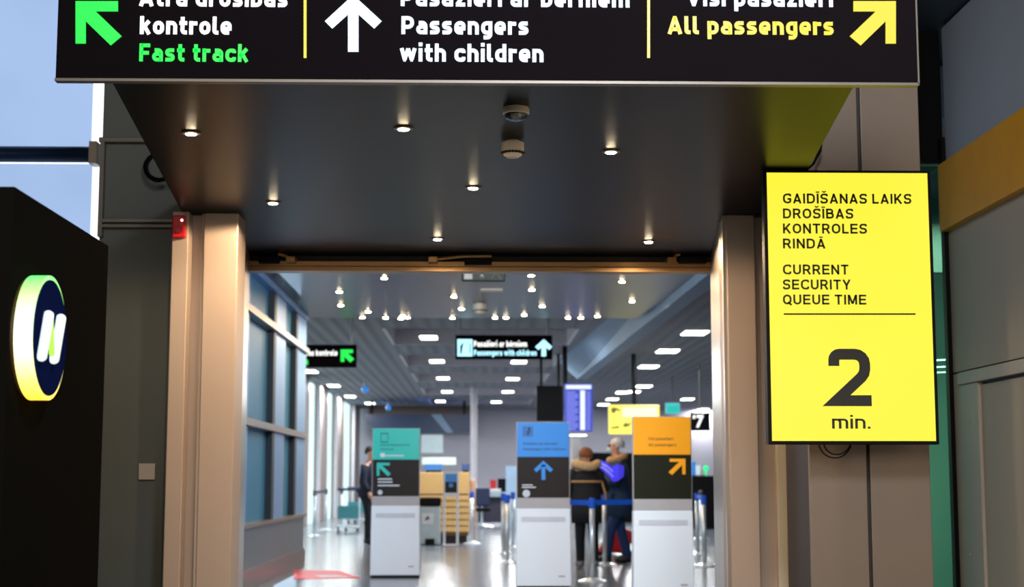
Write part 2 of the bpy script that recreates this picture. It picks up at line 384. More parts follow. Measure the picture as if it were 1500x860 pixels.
def glyph(ch, w, X=.735):
    """strokes of a glyph (cap height 1, x-height X): returns (list of (points, closed)), width"""
    h = w / 2; W = .60; t = X - h; S_ = []; acc = None
    base = {'Ā': 'A', 'ā': 'a', 'š': 's', 'ī': 'i', 'ž': 'z', 'ē': 'e', 'Ī': 'I', 'Š': 'S'}
    if ch in base: acc = 'caron' if ch in 'šžŠ' else 'macron'; ch0 = ch; ch = base[ch]
    def P(pts, r=.2, closed=False): S_.append((fillet(pts, r, closed), closed))
    def L(*pts): S_.append(([Vector(p) for p in pts], False))
    C = .80; T = 1 - h; wd = W
    if ch == ' ': return [], .34
    if ch == 'o': P([(h, h), (W - h, h), (W - h, t), (h, t)], .22, True)
    elif ch == 'a':
        P([(h + .03, t), (W - h, t), (W - h, 0)], .19); P([(W - h, .42), (h, .42), (h, h), (W - h, h)], .15)
    elif ch in 'bp':
        P([(h, h), (W - h, h), (W - h, t), (h, t)], .22); L((h, 0 if ch == 'b' else -.27), (h, 1.0 if ch == 'b' else X))
    elif ch in 'dg':
        P([(W - h, h), (h, h), (h, t), (W - h, t)], .22)
        if ch == 'd': L((W - h, 0), (W - h, 1.0))
        else: P([(W - h, X), (W - h, -.27 + h), (h + .03, -.27 + h)], .19)
    elif ch == 'c': P([(W - h - .0, t * .78), (W - h, t), (h, t), (h, h), (W - h, h), (W - h, h + .16)], .21); wd = W - .02
    elif ch == 'e': P([(W - h - .03, h), (h, h), (h, t), (W - h, t), (W - h, .33), (h, .33)][0:4] + [(W - h, .33, 0), (h, .33)], .21)
    elif ch == 's': wd = .54; P([(wd - .04, t), (h, t), (h, X / 2 + .02), (wd - h, X / 2 - .02), (wd - h, h), (.02, h)], .14)
    elif ch == 'z': wd = .52; L((.02, t), (wd - .02, t)); L((wd - h, t), (h, h)); L((.02, h), (wd, h))
    elif ch in 'nh': L((h, 0), (h, 1.0 if ch == 'h' else X)); P([(h, t), (W - h, t), (W - h, 0)], .2)
    elif ch == 'm':
        wd = .94; c_ = wd / 2; L((h, 0), (h, X)); P([(h, t), (c_, t), (c_, 0)], .18); P([(c_ - h, t), (wd - h, t), (wd - h, 0)], .18)
    elif ch == 'r': wd = .44; L((h, 0), (h, X)); P([(h, t - .02), (wd, t - .02)], 0)
    elif ch == 't': wd = .42; P([(h + .07, 1 - .03), (h + .07, h), (wd, h)], .16); L((0, t), (wd, t))
    elif ch == 'k': L((h, 0), (h, 1)); L((h, .30), (W - h * 1.0, X)); L((h + .16, .42), (W - h * .9, 0))
    elif ch == 'l': wd = .32; P([(h, 1), (h, h), (wd, h)], .13)
    elif ch == 'i':
        wd = w; L((h, 0), (h, X))
        if not acc: L((h, .86), (h, .86 + w * .95))
    elif ch == 'w': wd = .88; L((h * .8, X), (.25, 0 + h)); L((.25, h), (.44, X - .02)); L((.44, X - .02), (.63, h)); L((.63, h), (wd - h * .8, X)); L((.18, h), (.32, h)); L((.56, h), (.70, h))
    elif ch == 'u': L((W - h, 0), (W - h, X)); P([(h, X), (h, h), (W - h, h)], .2)
    elif ch == '.': wd = w; L((h, 0), (h, w))
    elif ch == '2': wd = .74; P([(h, .70), (h, T), (wd - h - .01, T), (wd - h - .01, .56, .2), (h + .03, h, 0), (wd, h)], .28)
    elif ch == '7': wd = .62; L((0, T), (wd, T)); L((wd - h, T), (.2, 0))
    elif ch == "'": wd = w; L((h, .7), (h, 1))
    elif ch == 'A': wd = .78; L((h * .9, 0), (wd / 2, 1 - h * .6)); L((wd / 2, 1 - h * .6), (wd - h * .9, 0)); L((.17, .27), (wd - .17, .27)); L((wd / 2 - h * .9, 1 - h), (wd / 2 + h * .9, 1 - h))
    elif ch == 'V': wd = .76; L((h * .9, 1), (wd / 2, h * .6)); L((wd / 2, h * .6), (wd - h * .9, 1)); L((wd / 2 - h * .9, h), (wd / 2 + h * .9, h))
    elif ch == 'Y': wd = .76; L((h * .8, 1), (wd / 2, .42)); L((wd / 2, .42), (wd - h * .8, 1)); L((wd / 2, .46), (wd / 2, 0))
    elif ch == 'F': wd = .60; L((h, 0), (h, 1)); L((h, T), (wd, T)); L((h, .48), (wd - .06, .48))
    elif ch == 'E': wd = .68; L((h, 0), (h, 1)); L((h, T), (wd, T)); L((h, .51), (wd - .04, .51)); L((h, h), (wd, h))
    elif ch == 'P': wd = .68; L((h, 0), (h, 1)); P([(h, T), (wd - h, T), (wd - h, .40), (h, .40)], .22)
    elif ch == 'R': wd = .74; L((h, 0), (h, 1)); P([(h, T), (wd - h - .04, T), (wd - h - .04, .46), (h, .46)], .20); L((.42, .44), (wd - h * .7, 0))
    elif ch == 'B': wd = .72; L((h, 0), (h, 1)); P([(h, T), (wd - h - .05, T), (wd - h - .05, .53), (h, .53)], .18); P([(h, .53), (wd - h, .53), (wd - h, h), (h, h)], .2)
    elif ch == 'D': wd = .76; L((h, 0), (h, 1)); P([(h, T), (wd - h, T), (wd - h, h), (h, h)], .30)
    elif ch == 'I': wd = w; L((h, 0), (h, 1))
    elif ch == 'L': wd = .60; L((h, 0), (h, 1)); L((h, h), (wd, h))
    elif ch == 'T': wd = .70; L((0, T), (wd, T)); L((wd / 2, 0), (wd / 2, 1))
    elif ch == 'N': wd = .74; L((h, 0), (h, 1)); L((wd - h, 0), (wd - h, 1)); L((h, 1 - h * .8), (wd - h, h * .8))
    elif ch == 'M': wd = .86; L((h, 0), (h, 1)); L((wd - h, 0), (wd - h, 1)); L((h * 1.2, 1 - h * .6), (wd / 2, h)); L((wd / 2, h), (wd - h * 1.2, 1 - h * .6))
    elif ch == 'K': wd = .74; L((h, 0), (h, 1)); L((h, .32), (wd - h, 1)); L((.30, .52), (wd - h * .8, 0))
    elif ch == 'U': wd = .74; P([(h, 1), (h, h), (wd - h, h), (wd - h, 1)], .26)
    elif ch in 'OQ':
        wd = C; P([(h, h), (wd - h, h), (wd - h, T), (h, T)], .34, True)
        if ch == 'Q': L((wd * .58, .24), (wd, -.06))
    elif ch in 'CG':
        wd = .78; P([(wd - h, .72), (wd - h, T), (h, T), (h, h), (wd - h, h)] + ([(wd - h, .30)] if ch == 'C' else [(wd - h, .45, 0), (wd * .55, .45)]), .32)
    elif ch == 'S': wd = .70; P([(wd - h, .74), (wd - h, T), (h, T), (h, .52), (wd - h, .48), (wd - h, h), (h, h), (h, .28)], .21)
    else: wd = .5; L((h, 0), (h, X))
    if acc:
        y = (1.0 if ch.isupper() else X) + .15; c_ = wd / 2; q = .17
        if acc == 'macron': S_.append(([Vector((c_ - q, y)), Vector((c_ + q, y))], False, .62))
        else:
            S_.append(([Vector((c_ - q, y + .10)), Vector((c_, y - .03))], False, .62)); S_.append(([Vector((c_, y - .03)), Vector((c_ + q, y + .10))], False, .62))
    return S_, wd
def text(body, x0, x1, zb, cap, Y, m, parent, off=.20, name='lettering', depth=0.004, shear=0.0, gap=.13):
    """flat lettering in the plane Y facing the camera side; one object for each word. x0..x1 width, zb baseline, cap capital height"""
    w = off; x = 0; words_l = [[]]
    for ch in body:
        st_, wd = glyph(ch, w)
        if ch == ' ': words_l.append([]); x += wd; continue
        words_l[-1].append((st_, x)); x += wd + gap
    total = x - gap; kx = (x1 - x0) / total
    for wl_ in words_l:
        mb = MB()
        for st_, xo in wl_:
            for s_ in st_:
                for quad in ribbon(s_[0], w * (s_[2] if len(s_) > 2 else 1), s_[1]):
                    pts = [(x0 + (p.x + xo) * kx + shear * p.y * cap, zb + p.y * cap) for p in quad]
                    mb.plate(pts, Y - depth, Y)
        o = mb.build(name, m, parent)

def ptext(body, u0, u1, vb, cappx, Y, m, parent, **k):
    p0 = at(u0, vb, Y); p1 = at(u1, vb, Y); pc = at(u0, vb - cappx, Y)
    return text(body, p0.x, p1.x, p0.z, pc.z - p0.z, Y, m, parent, **k)
def pplate(mb, pts, Y, depth):      # pixel polygon in plane Y
    q = [at(u, v, Y) for u, v in pts]
    return mb.plate([(p.x, p.z) for p in q], Y - depth, Y)
def arrow(u0, v0, size, kind, Y, bar=0.24, depth=0.004):
    """kind 'ul', 'ur', 'up'; square of `size` px with its top-left at u0,v0"""
    mb = MB(); s_ = size; b_ = bar * s_
    def P(x, y):
        if kind == 'ur': x = s_ - x
        return (u0 + x, v0 + y)
    def add(pts):
        pts = [P(*p) for p in pts]
        if kind == 'ur': pts = pts[::-1]
        pplate(mb, pts, Y, depth)
    if kind in ('ul', 'ur'):
        add([(0, b_), (s_, b_), (s_, 0), (0, 0)])
        add([(0, s_), (b_, s_), (b_, b_), (0, b_)])
        h = b_ * 0.72
        add([(b_, b_ + 1.35 * h), (s_ - h, s_ + 0.5 * h * .5), (s_ + h * .5, s_ - h), (b_ + 1.35 * h, b_), (b_, b_)])
    else:
        c_ = s_ / 2; h = b_ * 0.7
        add([(c_ - b_ / 2, s_), (c_ + b_ / 2, s_), (c_ + b_ / 2, b_), (c_ - b_ / 2, b_)])
        add([(0, c_ - h * .3), (h, c_ + h * .7), (c_, 2 * h), (c_, 0)])
        add([(c_, 0), (c_, 2 * h), (s_ - h, c_ + h * .7), (s_, c_ - h * .3)])
    return mb

def skinned(name, joints, edges, m, parent, sub=2, smooth=True):
    """joints: list of (x,y,z,r or (rx,ry)); one continuous skinned surface"""
    r = parent
    while r.parent is not None: r = r.parent
    me = bpy.data.meshes.new(name)
    me.from_pydata([tuple(Vector(j[:3])) for j in joints], edges, [])
    o = bpy.data.objects.new(name + '_tmp', me); COL.objects.link(o)
    o.modifiers.new('skin', 'SKIN')
    for i, j in enumerate(joints):
        rr = j[3] if isinstance(j[3], (tuple, list)) else (j[3], j[3])
        me.skin_vertices[0].data[i].radius = rr
        me.skin_vertices[0].data[i].use_root = (i == 0)
    ss = o.modifiers.new('sub', 'SUBSURF'); ss.levels = sub; ss.render_levels = sub
    bpy.context.view_layer.update()
    dg = bpy.context.evaluated_depsgraph_get()
    nm = bpy.data.meshes.new_from_object(o.evaluated_get(dg))
    nm.materials.clear(); nm.materials.append(m)
    for p in nm.polygons: p.use_smooth = True
    bpy.data.objects.remove(o)
    k = bpy.data.objects.new(name, nm); COL.objects.link(k); k.parent = parent; nm.name = name
    return k

# ================================================================== THE SETTING
ZS = 2.7                      # underside of the black soffit
YL = atz(700, 374, ZS).y      # plane of the door lintel
ZI = 3.6                      # navy ceiling beyond the door
ZH = 3.9                      # departures hall ceiling
YJ = atz(330, 312, ZS).y      # front of the door jambs
YI = atz(700, 466, ZI).y      # far edge of the navy ceiling

struct('floor', B(-7, 14, -3, 60, -0.1, 0), M['floor'])
# soffit
L0 = atz(163, 118, ZS); L1 = atz(262, 302, ZS); R0 = atz(1255, 118, ZS); R1 = atz(1184, 248, ZS)
def ext(a, b, y):
    t = (y - a.y) / (b.y - a.y); return (a.x + (b.x - a.x) * t, y)
struct('ceiling', MB().prism([ext(L0, L1, 5.58), ext(R0, R1, 5.58), ext(R0, R1, YJ), (ext(R0, R1, YJ)[0], YL + .3), (ext(L0, L1, YJ)[0], YL + .3), ext(L0, L1, YJ)], ZS, ZS + .15), M['soffit'])
# right jamb and left jamb: stepped cladding, each step a strip
def strips(name, spec, parent_name):
    par = None
    for (u0, u1, y0, y1, m) in spec:
        mb = B(xat(u0, y0, 700), xat(u1, y0, 700), y0, y1, 0, ZS)
        if par is None: par = mb.build(name, m, None, bev=0.006, kind='structure')
        else: mb.build('cladding_strip', m, par, bev=0.006)
    return par
strips('trim_1', [(290, 341, YJ, YJ + .28, M['jamb']), (266, 291, YJ + .07, YJ + .35, M['jamb']), (242, 267, YJ - .05, YJ + .35, M['jamb']),
                  (286, 291, YJ + .02, YJ + .1, M['frame'])], 'jamb')
strips('trim_2', [(1070, 1112, YJ, YJ + .28, M['jamb']), (1111, 1139, YJ + .07, YJ + .35, M['jamb']), (1138, 1153, YJ + .02, YJ + .35, M['rightwall']),
                  (1152, 1167, YJ + .08, YJ + .35, M['pillardark']), (1166.5, 1169.5, YJ - .02, YJ + .35, M['frame']), (1169, 1186, YJ + .05, YJ + .35, M['windark'])], 'jamb')
# brushed steel reveals inside the door
rl0 = atz(347, 312, ZS); rl1 = atz(375, 385, ZS); rr0 = atz(1063, 310, ZS); rr1 = atz(1033, 385, ZS)
struct('trim_3', MB().prism([(rl0.x, YJ + .02), (rl1.x, YL + .1), (rl1.x - .12, YL + .1), (rl0.x - .12, YJ + .02)][::-1], 0, ZS), M['reveal'])
struct('trim_4', MB().prism([(rr0.x, YJ + .02), (rr0.x + .12, YJ + .02), (rr1.x + .12, YL + .1), (rr1.x, YL + .1)], 0, ZS), M['reveal'])
# lintel with track and dark transom
lint = struct('trim_5', B(rl1.x - .05, rr1.x + .05, YL, YL + .16, zat(390, YL), zat(383.5, YL)), M['lintel'])
B(rl1.x - .05, rr1.x + .05, YL + .01, YL + .14, zat(397, YL), zat(391, YL)).build('track', M['lintel'], lint)
B(rl1.x - .05, rr1.x + .05, YL + .06, YL + .2, zat(384, YL), ZS).build('transom', M['dark'], lint)
# walls around the entrance
XJL = xat(243, YJ, 700)
xwl = xat(147, YJ + .3, 300)
wl = struct('wall_left', B(xwl, XJL + .02, YJ + .3, YJ + .5, 0, 5.9), M['greywall'])
Yw = YJ + .3
B(xwl - .01, XJL, Yw - .05, Yw, zat(213, Yw), zat(206, Yw)).build('rail', M['rail'], wl, bev=.004)
B(xwl + .02, XJL, Yw - .035, Yw, zat(329, Yw), zat(323, Yw)).build('rail', M['rail'], wl, bev=.004)
B(xwl + .02, XJL, Yw - .05, Yw, zat(337, Yw), zat(332, Yw)).build('rail', M['rail'], wl, bev=.004)
B(xwl, xwl + .025, Yw - .05, Yw, zat(350, Yw), zat(213, Yw)).build('post', M['rail'], wl)
B(xat(204, Yw, 690), xat(228, Yw, 690), Yw - .02, Yw, zat(703, Yw), zat(679, Yw)).build('switch_plate', M['frame'], wl, bev=.004)
struct('wall_front', B(XJL, 2.35, YJ + .5, YJ + .65, ZS + .16, 5.9), M['greywall'])
struct('wall_back', B(-7.1, 6.1, -3.1, -3, 0, 6), M['greywall'])
struct('wall_side', B(-7.1, -7, -3, 13, 0, 6), M['blackwall'])
struct('ceiling_upper', B(-7.1, 1.4, -3, 13.2, 5.9, 6), M['soffit'])
# daylight blinds behind
YB = 11.0
win = struct('window_1', B(-7, xat(149, YB, 240), YB + .1, YB + .14, 2.0, 5.9), G['daylight'])
B(-7, xat(135, YB, 160), YB, YB + .02, zat(217, YB, 80), 5.9).build('blind', G['fabric'], win)
B(-7, xat(133, YB, 300), YB, YB + .02, 2.0, zat(240, YB, 80)).build('blind', G['fabric'], win)
bar = MB().tube([(-7, YB - .06, zat(228, YB, 0)), (xat(134, YB, 228), YB - .06, zat(229, YB, 130))], .058, 14)
bar.build('blind_bar', mat('bar_navy', rgb(18, 38, 70), .35), win, smooth=True)
B(xat(135, YB, 228), xat(146, YB, 228), YB - .1, YB + .05, zat(243, YB, 140), zat(211, YB, 140)).build('bracket', M['frame'], win)
B(-7, xwl, YB + .2, YB + .3, 0, 2.0).build('lower_panel', M['greywall'], win)

# black kiosk wall
XW = -1.885 * .7
cy0 = atx(13, 480, XW).y; cy1 = atx(155, 480, XW).y
zt = atx(22, 274, XW).z
struct('wall_1', B(-4.5, XW, cy0, cy1, 0, zt), M['blackwall'])

# pillar on the right
YP = 7.6
xs_ = [xat(u, YP, 700) for u in (1186, 1270, 1275, 1363)]
pil = struct('wall_pillar', B(xs_[0] + .005, xs_[3] - .005, YP + .03, YP + .6, 0, 4.2), M['pillardark'])
B(xs_[0], xs_[1], YP, YP + .03, 0, 4.2).build('cladding_panel', M['pillar'], pil, bev=.004)
B(xs_[2], xs_[3], YP, YP + .03, 0, 4.2).build('cladding_panel', M['pillar'], pil, bev=.004)

# right shop wall
XR = 3.2
yr0 = atx(1397, 560, XR).y
def zr(u, v): return atx(u, v, XR).z
wtop = zr(1371, 50); o1 = zr(1378, 248); o2 = zr(1385, 342); dt = zr(1400, 548); dt2 = zr(1414, 563)
wr = struct('wall_right', B(XR + .03, XR + .2, -3, yr0, 0, wtop + .02), M['dark'])
B(XR, XR + .03, -2.9, yr0, o1 + .02, wtop).build('upper_panel', M['rightupper'], wr)
B(XR - .06, XR + .03, -2.9, yr0, o2, o1).build('orange_fascia', M['orange'], wr, bev=.004)
B(XR, XR + .03, -2.9, yr0, dt + .012, o2).build('wall_panel', M['rightwall'], wr)
yj0 = atx(1400, 700, XR).y; yj1 = atx(1412, 700, XR).y; yj2 = atx(1438, 700, XR).y
dr = struct('door_1', B(XR + .015, XR + .03, -2.9, yj2, 0, dt2 - .02), M['rightwall'])
B(XR - .02, XR + .06, -2.9, yj1, dt2, dt).build('head_rail', M['frame'], dr, bev=.004)
B(XR - .005, XR + .06, yj2, yj1, 0, dt2).build('jamb', M['frame'], dr, bev=.003)
B(XR, XR + .03, yj1, yr0, 0, dt).build('jamb', M['rightwall'], dr)
for v_ in (617, 813):
    p = atx(1421, v_, XR - .005)
    MB().lathe((p.x - .006, p.y, p.z), [(.012, 0), (.014, .006)], 10, 'x').build('bolt', M['frame'], dr)
B(XR - .03, XR + .2, yr0, yr0 + .07, 0, o1 + .2).build('edge_post', M['black'], wr)
# dark upper ceiling, black hanging bulkhead and the glass partition with the room behind
struct('ceiling_shop', B(1.4, 4, 4.5, 13.2, wtop + .02, wtop + .1), mat('slate_ceiling', rgb(58, 72, 86), .6))
YG = yr0 + .02
struct('trim_6', MB().prism([(xat(1338, YG, 150), YG + .08), (xat(1384, YG, 150), YG + .08), (xat(1384, YG, 150), YG + .6), (xat(1338, YG, 150), YG + .6)], zat(236, YG, 1345), wtop + .02), M['black'])
gl = struct('window_2', B(xat(1330, YG, 600), xat(1410, YG, 600), YG + .06, YG + .075, 0, zat(240, YG, 1370)), M['glassgreen'])
room = struct('wall_room', B(2.6, 5.2, 14.5, 14.6, 0, 4.4), M['greenroom'])
struct('trim_7', B(xat(1350, 13, 400), xat(1420, 13, 400), 12.95, 13.05, zat(400, 13, 1380), zat(330, 13, 1380)), M['greywall'])
area_light('room_fill', (3.9, 12.2, 3.4), .8, 90, (.78, 1.0, .9))  # unseen fill light added to brighten the room behind the glass
for z_ in (zat(548, 12.5, 1385), zat(540, 12.5, 1385), zat(530, 12.5, 1385)):
    MB().tube([(xat(1340, 12.5), 12.5, z_), (xat(1410, 12.5), 12.5, z_ + .02)], .006, 6).build('rail', M['chrome'], room)

# navy ceiling beyond the door
cr1 = atz(1030, 405, ZI); cr2 = atz(935, 463, ZI)
xwin = -2.55
struct('ceiling_inner', MB().prism([(xwin - .2, 14.2), (-2.0, YL + .25), (cr1.x + .4, YL + .25), (cr1.x, cr1.y), (cr2.x, YI), (xwin - .2, YI)], ZI, ZI + .12), M['inner_ceiling'])
# window wall on the left of the passage
yw0, yw1 = 14.2, 22.6
ww = struct('window_3', B(xwin - .15, xwin, yw0, yw1, 0, .68), M['sillwall'])
B(xwin - .15, xwin + .05, yw0, yw1, .68, .72).build('window_sill', M['winbar'], ww)
B(xwin - .02, xwin + .03, yw0, yw1, 0, .22).build('skirting', M['skirt'], ww)
for z_ in (1.83, 3.07): B(xwin - .12, xwin + .05, yw0, yw1, z_ - .04, z_ + .04).build('transom', M['winbar'], ww)
B(xwin - .12, xwin + .03, yw0, yw1, 3.52, 3.6).build('top_rail', M['winframe'], ww)
for a, b_ in ((19.2, 20.2), (21.5, 22.6), (16.2, 17.0)):
    B(xwin - .12, xwin, a, b_, .72, 3.55).build('mullion', M['winframe'], ww)
    B(xwin - .13, xwin + .01, a - .22, a, .72, 3.55).build('gasket', M['windark'], ww)
for a, b_ in ((yw0, 16.0), (17.0, 19.0), (20.2, 21.3)):
    for z0, z1 in ((.72, 1.79), (1.87, 3.03), (3.11, 3.52)):
        B(xwin - .09, xwin - .07, a, b_, z0, z1).build('pane', M['glassblue'], ww)
struct('wall_ledge', B(-4.7, xwin - .15, yw1 - .3, yw1 - .1, 2.9, 3.9), M['hallwall'])

# departures hall
hc = MB(); XC0, XC1 = -1.75, 1.8
rows = [(28.9, 493), (34.7, 528), (40.5, 553), (46.7, 573), (52.8, 588)]
rows = [(atz(640, v_, ZH).y, v_) for _, v_ in rows]
hc.box(-4.7, XC0, YL + 1, 60, ZH, ZH + .4).box(XC1, 14, YL + 1, 60, ZH, ZH + .4)
prev = YL + 1; recess = []
for y_, v_ in rows:
    a, b_ = y_ - 1.6, y_ + 1.7
    hc.box(XC0, XC1, prev, a, ZH, ZH + .4); hc.box(XC0, XC1, a, b_, ZH + .3, ZH + .4); recess.append((a, b_)); prev = b_
hc.box(XC0, XC1, prev, 60, ZH, ZH + .4)
hall = struct('ceiling_hall', hc, M['hallceil'])
for a, b_ in recess:
    B(XC0, XC1, b_ - .03, b_ + .001, ZH - .01, ZH + .3).build('coffer_edge', M['coffer'], hall)
    B(XC0 - .001, XC0 + .06, a, b_, ZH - .01, ZH + .3).build('coffer_edge', M['coffer'], hall)
    B(XC1 - .06, XC1 + .001, a, b_, ZH - .01, ZH + .3).build('coffer_edge', M['coffer'], hall)
struct('wall_far', B(-4.7, 14, 59, 59.2, 0, ZH), M['hallwall'])
struct('wall_hall_right', B(13.9, 14, YL, 60, 0, ZH), M['hallwall'])
# brown band at the top of the far wall behind the navy canopy
struct('trim_8', B(xat(540, 57), xat(690, 57), 56.9, 57.2, zat(622, 57), zat(592, 57)), M['brownband'])
struct('wall_glass_left', B(-4.75, -4.7, YI, 59, 0, ZH), G['facade'])
for i, (y_, ln_) in enumerate(((24.5, 1.5), (29, 1.5), (34, 1.6), (39.2, 1.8), (44, 2.0), (49.2, 2.3), (56, 2.4))):
    c_ = struct('trim_%d' % (10 + i), B(-4.72, -4.52, y_, y_ + ln_, 0, ZH), M['column'], bev=.02)
    B(-4.6, -4.5, y_ - .25, y_ - .02, 0, ZH).build('white_strip', M['coffer'], c_)
# diagonal pale blue beam
def beam_pt(u, v, z): p = atz(u, v, z); return p
a0 = atz(1045, 408, 3.15); a1 = atz(848, 557, 3.15)
d_ = a1 - a0
b0 = a0; b1 = a1
a0 = atz(1040, 400, 3.5); a1 = atz(845, 555, 3.5); b0, b1 = a0, a1
bm_ = MB().hexa([(b0.x, b0.y, 3.5), (b0.x + .24, b0.y, 3.5), (b1.x + .24, b1.y, 3.5), (b1.x, b1.y, 3.5)],
                [(b0.x - .1, b0.y, 3.92), (b0.x + .24, b0.y, 3.92), (b1.x + .24, b1.y, 3.92), (b1.x - .45, b1.y, 3.92)])
struct('trim_20', bm_, M['beam'])

# ================================================================== THINGS
# ---- big hanging sign
YS = 5.5
pl_ = at(81, 117, YS); pr_ = at(1345, 117, YS)
ztop = pl_.z + .62
sg = root('hanging_sign', ((pl_.x + pr_.x) / 2, YS + .06, pl_.z), 'large black lit sign hanging over the passage with green, white and yellow arrows', 'sign')
B(pl_.x, pr_.x, YS, YS + .03, pl_.z + .006, ztop).build('sign_box', M['signblack'], sg, bev=.002)
B(pl_.x - .002, pr_.x + .002, YS - .004, YS + .034, pl_.z - .004, pl_.z + .006).build('edge_trim', M['rail'], sg)
B(pr_.x - .002, pr_.x + .004, YS - .004, YS + .034, pl_.z, ztop).build('edge_trim', M['rail'], sg)
for x_ in (-1.1, 1.1):
    MB().tube([(x_, YS + .015, ztop - .01), (x_, YS + .015, 5.9)], .012).build('hanging_rod', M['chrome'], sg)
Z = YS - .002
D = dict(off=.205)
ptext('Ātrā drošības', 204, 421, 9, 26, Z, G['white'], sg, **D)
ptext('kontrole', 205, 339, 50, 26, Z, G['white'], sg, **D)
ptext('Fast track', 204, 364, 90, 26, Z, G['green'], sg, **D)
ptext('Pasažieri ar bērniem', 587, 922, 9, 26, Z, G['bluewhite'], sg, **D)
ptext('Passengers', 588, 774, 50, 26, Z, G['bluewhite'], sg, **D)
ptext('with children', 586, 796, 90, 26, Z, G['bluewhite'], sg, **D)
ptext('Visi pasažieri', 1006, 1220, 9, 26, Z, G['bluewhite'], sg, **D)
ptext('All passengers', 978, 1221, 50, 26, Z, G['yellow'], sg, **D)
arrow(111, 2, 62, 'ul', Z).build('arrow', G['green'], sg, label='green arrow pointing up and left')
arrow(476, -7, 83, 'up', Z, .185).build('arrow', G['bluewhite'], sg, label='white arrow pointing up')
arrow(1250, 2, 62, 'ur', Z).build('arrow', G['yellow'], sg, label='yellow arrow pointing up and right')
for u in (447, 950):
    pplate(MB(), [(u - 2, 85), (u + 2, 85), (u + 2, -40), (u - 2, -40)], Z, .004).build('divider', G['yellow'], sg)

# ---- yellow queue-time display on the pillar
YD = 7.3
c0 = at(1126, 651, YD); c1 = at(1363, 250, YD)
cx = (c0.x + c1.x) / 2
ds = root('wall_display', (cx, YD, c0.z), 'bright yellow upright display showing a two minute queue time, mounted on the pillar', 'display')
B(c0.x, c1.x, YD, YD + .07, c0.z, c1.z).build('casing', M['black'], ds, bev=.004)
s0 = at(1131, 646, YD); s1 = at(1358, 254, YD)
B(s0.x, s1.x, YD - .003, YD + .01, s0.z, s1.z).build('screen', G['screenyellow'], ds)
B(cx - .12, cx + .12, YD + .07, YP + .001, c0.z + .5, c0.z + .8).build('wall_bracket', M['black'], ds)
ZD = YD - .004
T = dict(off=.18, depth=.002, gap=.17)
for body, u1, vb in (('GAIDĪŠANAS LAIKS', 1335, 298), ('DROŠĪBAS', 1250, 320), ('KONTROLES', 1270, 342), ('RINDĀ', 1209, 364),
                     ('CURRENT', 1243, 402), ('SECURITY', 1246, 424), ('QUEUE TIME', 1269, 446)):
    ptext(body, 1147, u1, vb, 14.5, ZD, G['screentext'], ds, **T)
ptext('2', 1215, 1277, 595, 84, ZD, G['screentext2'], ds, off=.19, depth=.002, name='numeral')
ptext('min.', 1219, 1275, 628, 20, ZD, G['screentext2'], ds, off=.15, depth=.002)
pplate(MB(), [(1148, 461.3), (1341, 461.3), (1341, 459), (1148, 459)], ZD, .002).build('rule_line', G['screentext'], ds)
# cable loops under the display
for k, (r1, r2, dz) in enumerate(((24, 20, 0), (20, 15, 0))):
    pts = []
    for i in range(17):
        a = PI + PI * i / 16
        p = at(1223 + 3 * k + r1 * math.cos(a), 646 - 0 + -1 * (r2 + 5) * math.sin(a), YD + .12)
        pts.append(p)
    MB().tube(pts, .0035, 6).build('cable', M['black'], ds, smooth=True)
# ---- red fire beacon
p0 = at(251, 348, YJ - .09); p1 = at(272, 315, YJ - .09)
bc = root('alarm_beacon', ((p0.x + p1.x) / 2, YJ - .05, p0.z), 'small red alarm beacon on top of the pale door jamb', 'alarm')
B(p0.x, p1.x, YJ - .09, YJ - .05, p0.z, p1.z).build('housing', M['red'], bc, bev=.008)
MB().ball((p1.x - .02, YJ - .092, p1.z - .03), .008).build('led', G['white'], bc, smooth=True)
MB().lathe(((p0.x + p1.x) / 2, YJ - .1, p0.z + .045), [(.02, 0), (.024, .012)], 16, 'y').build('sounder', mat('beacon_dark_red', rgb(120, 6, 12), .4), bc)
# ---- cable loop at the soffit edge
q = at(233, 245, YJ + .1)
pts = [at(233 + 20 * math.cos(a), 245 + 19 * math.sin(a), YJ + .12 + .02 * i) for i, a in enumerate([x * PI / 8 for x in range(2, 15)])]
MB().tube(pts, .014, 8).build('cable_coil', M['black'], None, smooth=True, label='thick black cable loop hanging on the grey wall beside the soffit', category='cable')
pts = [at(u, v, 7.5) for u, v in ((1184, 247), (1192, 240), (1198, 225), (1204, 212), (1202, 222), (1190, 242))]
MB().tube(pts, .006, 6).build('cable_loop', M['black'], None, smooth=True, label='thin wire drooping from the soffit edge beside the pillar', category='cable')
pts = [at(u, v, YJ - .04) for u, v in ((1094, 306), (1102, 312), (1114, 313), (1126, 311))]
MB().tube(pts, .004, 6).build('cable_loop', M['black'], None, smooth=True, label='thin wire draped over the top of the door jamb beside the yellow display', category='cable')

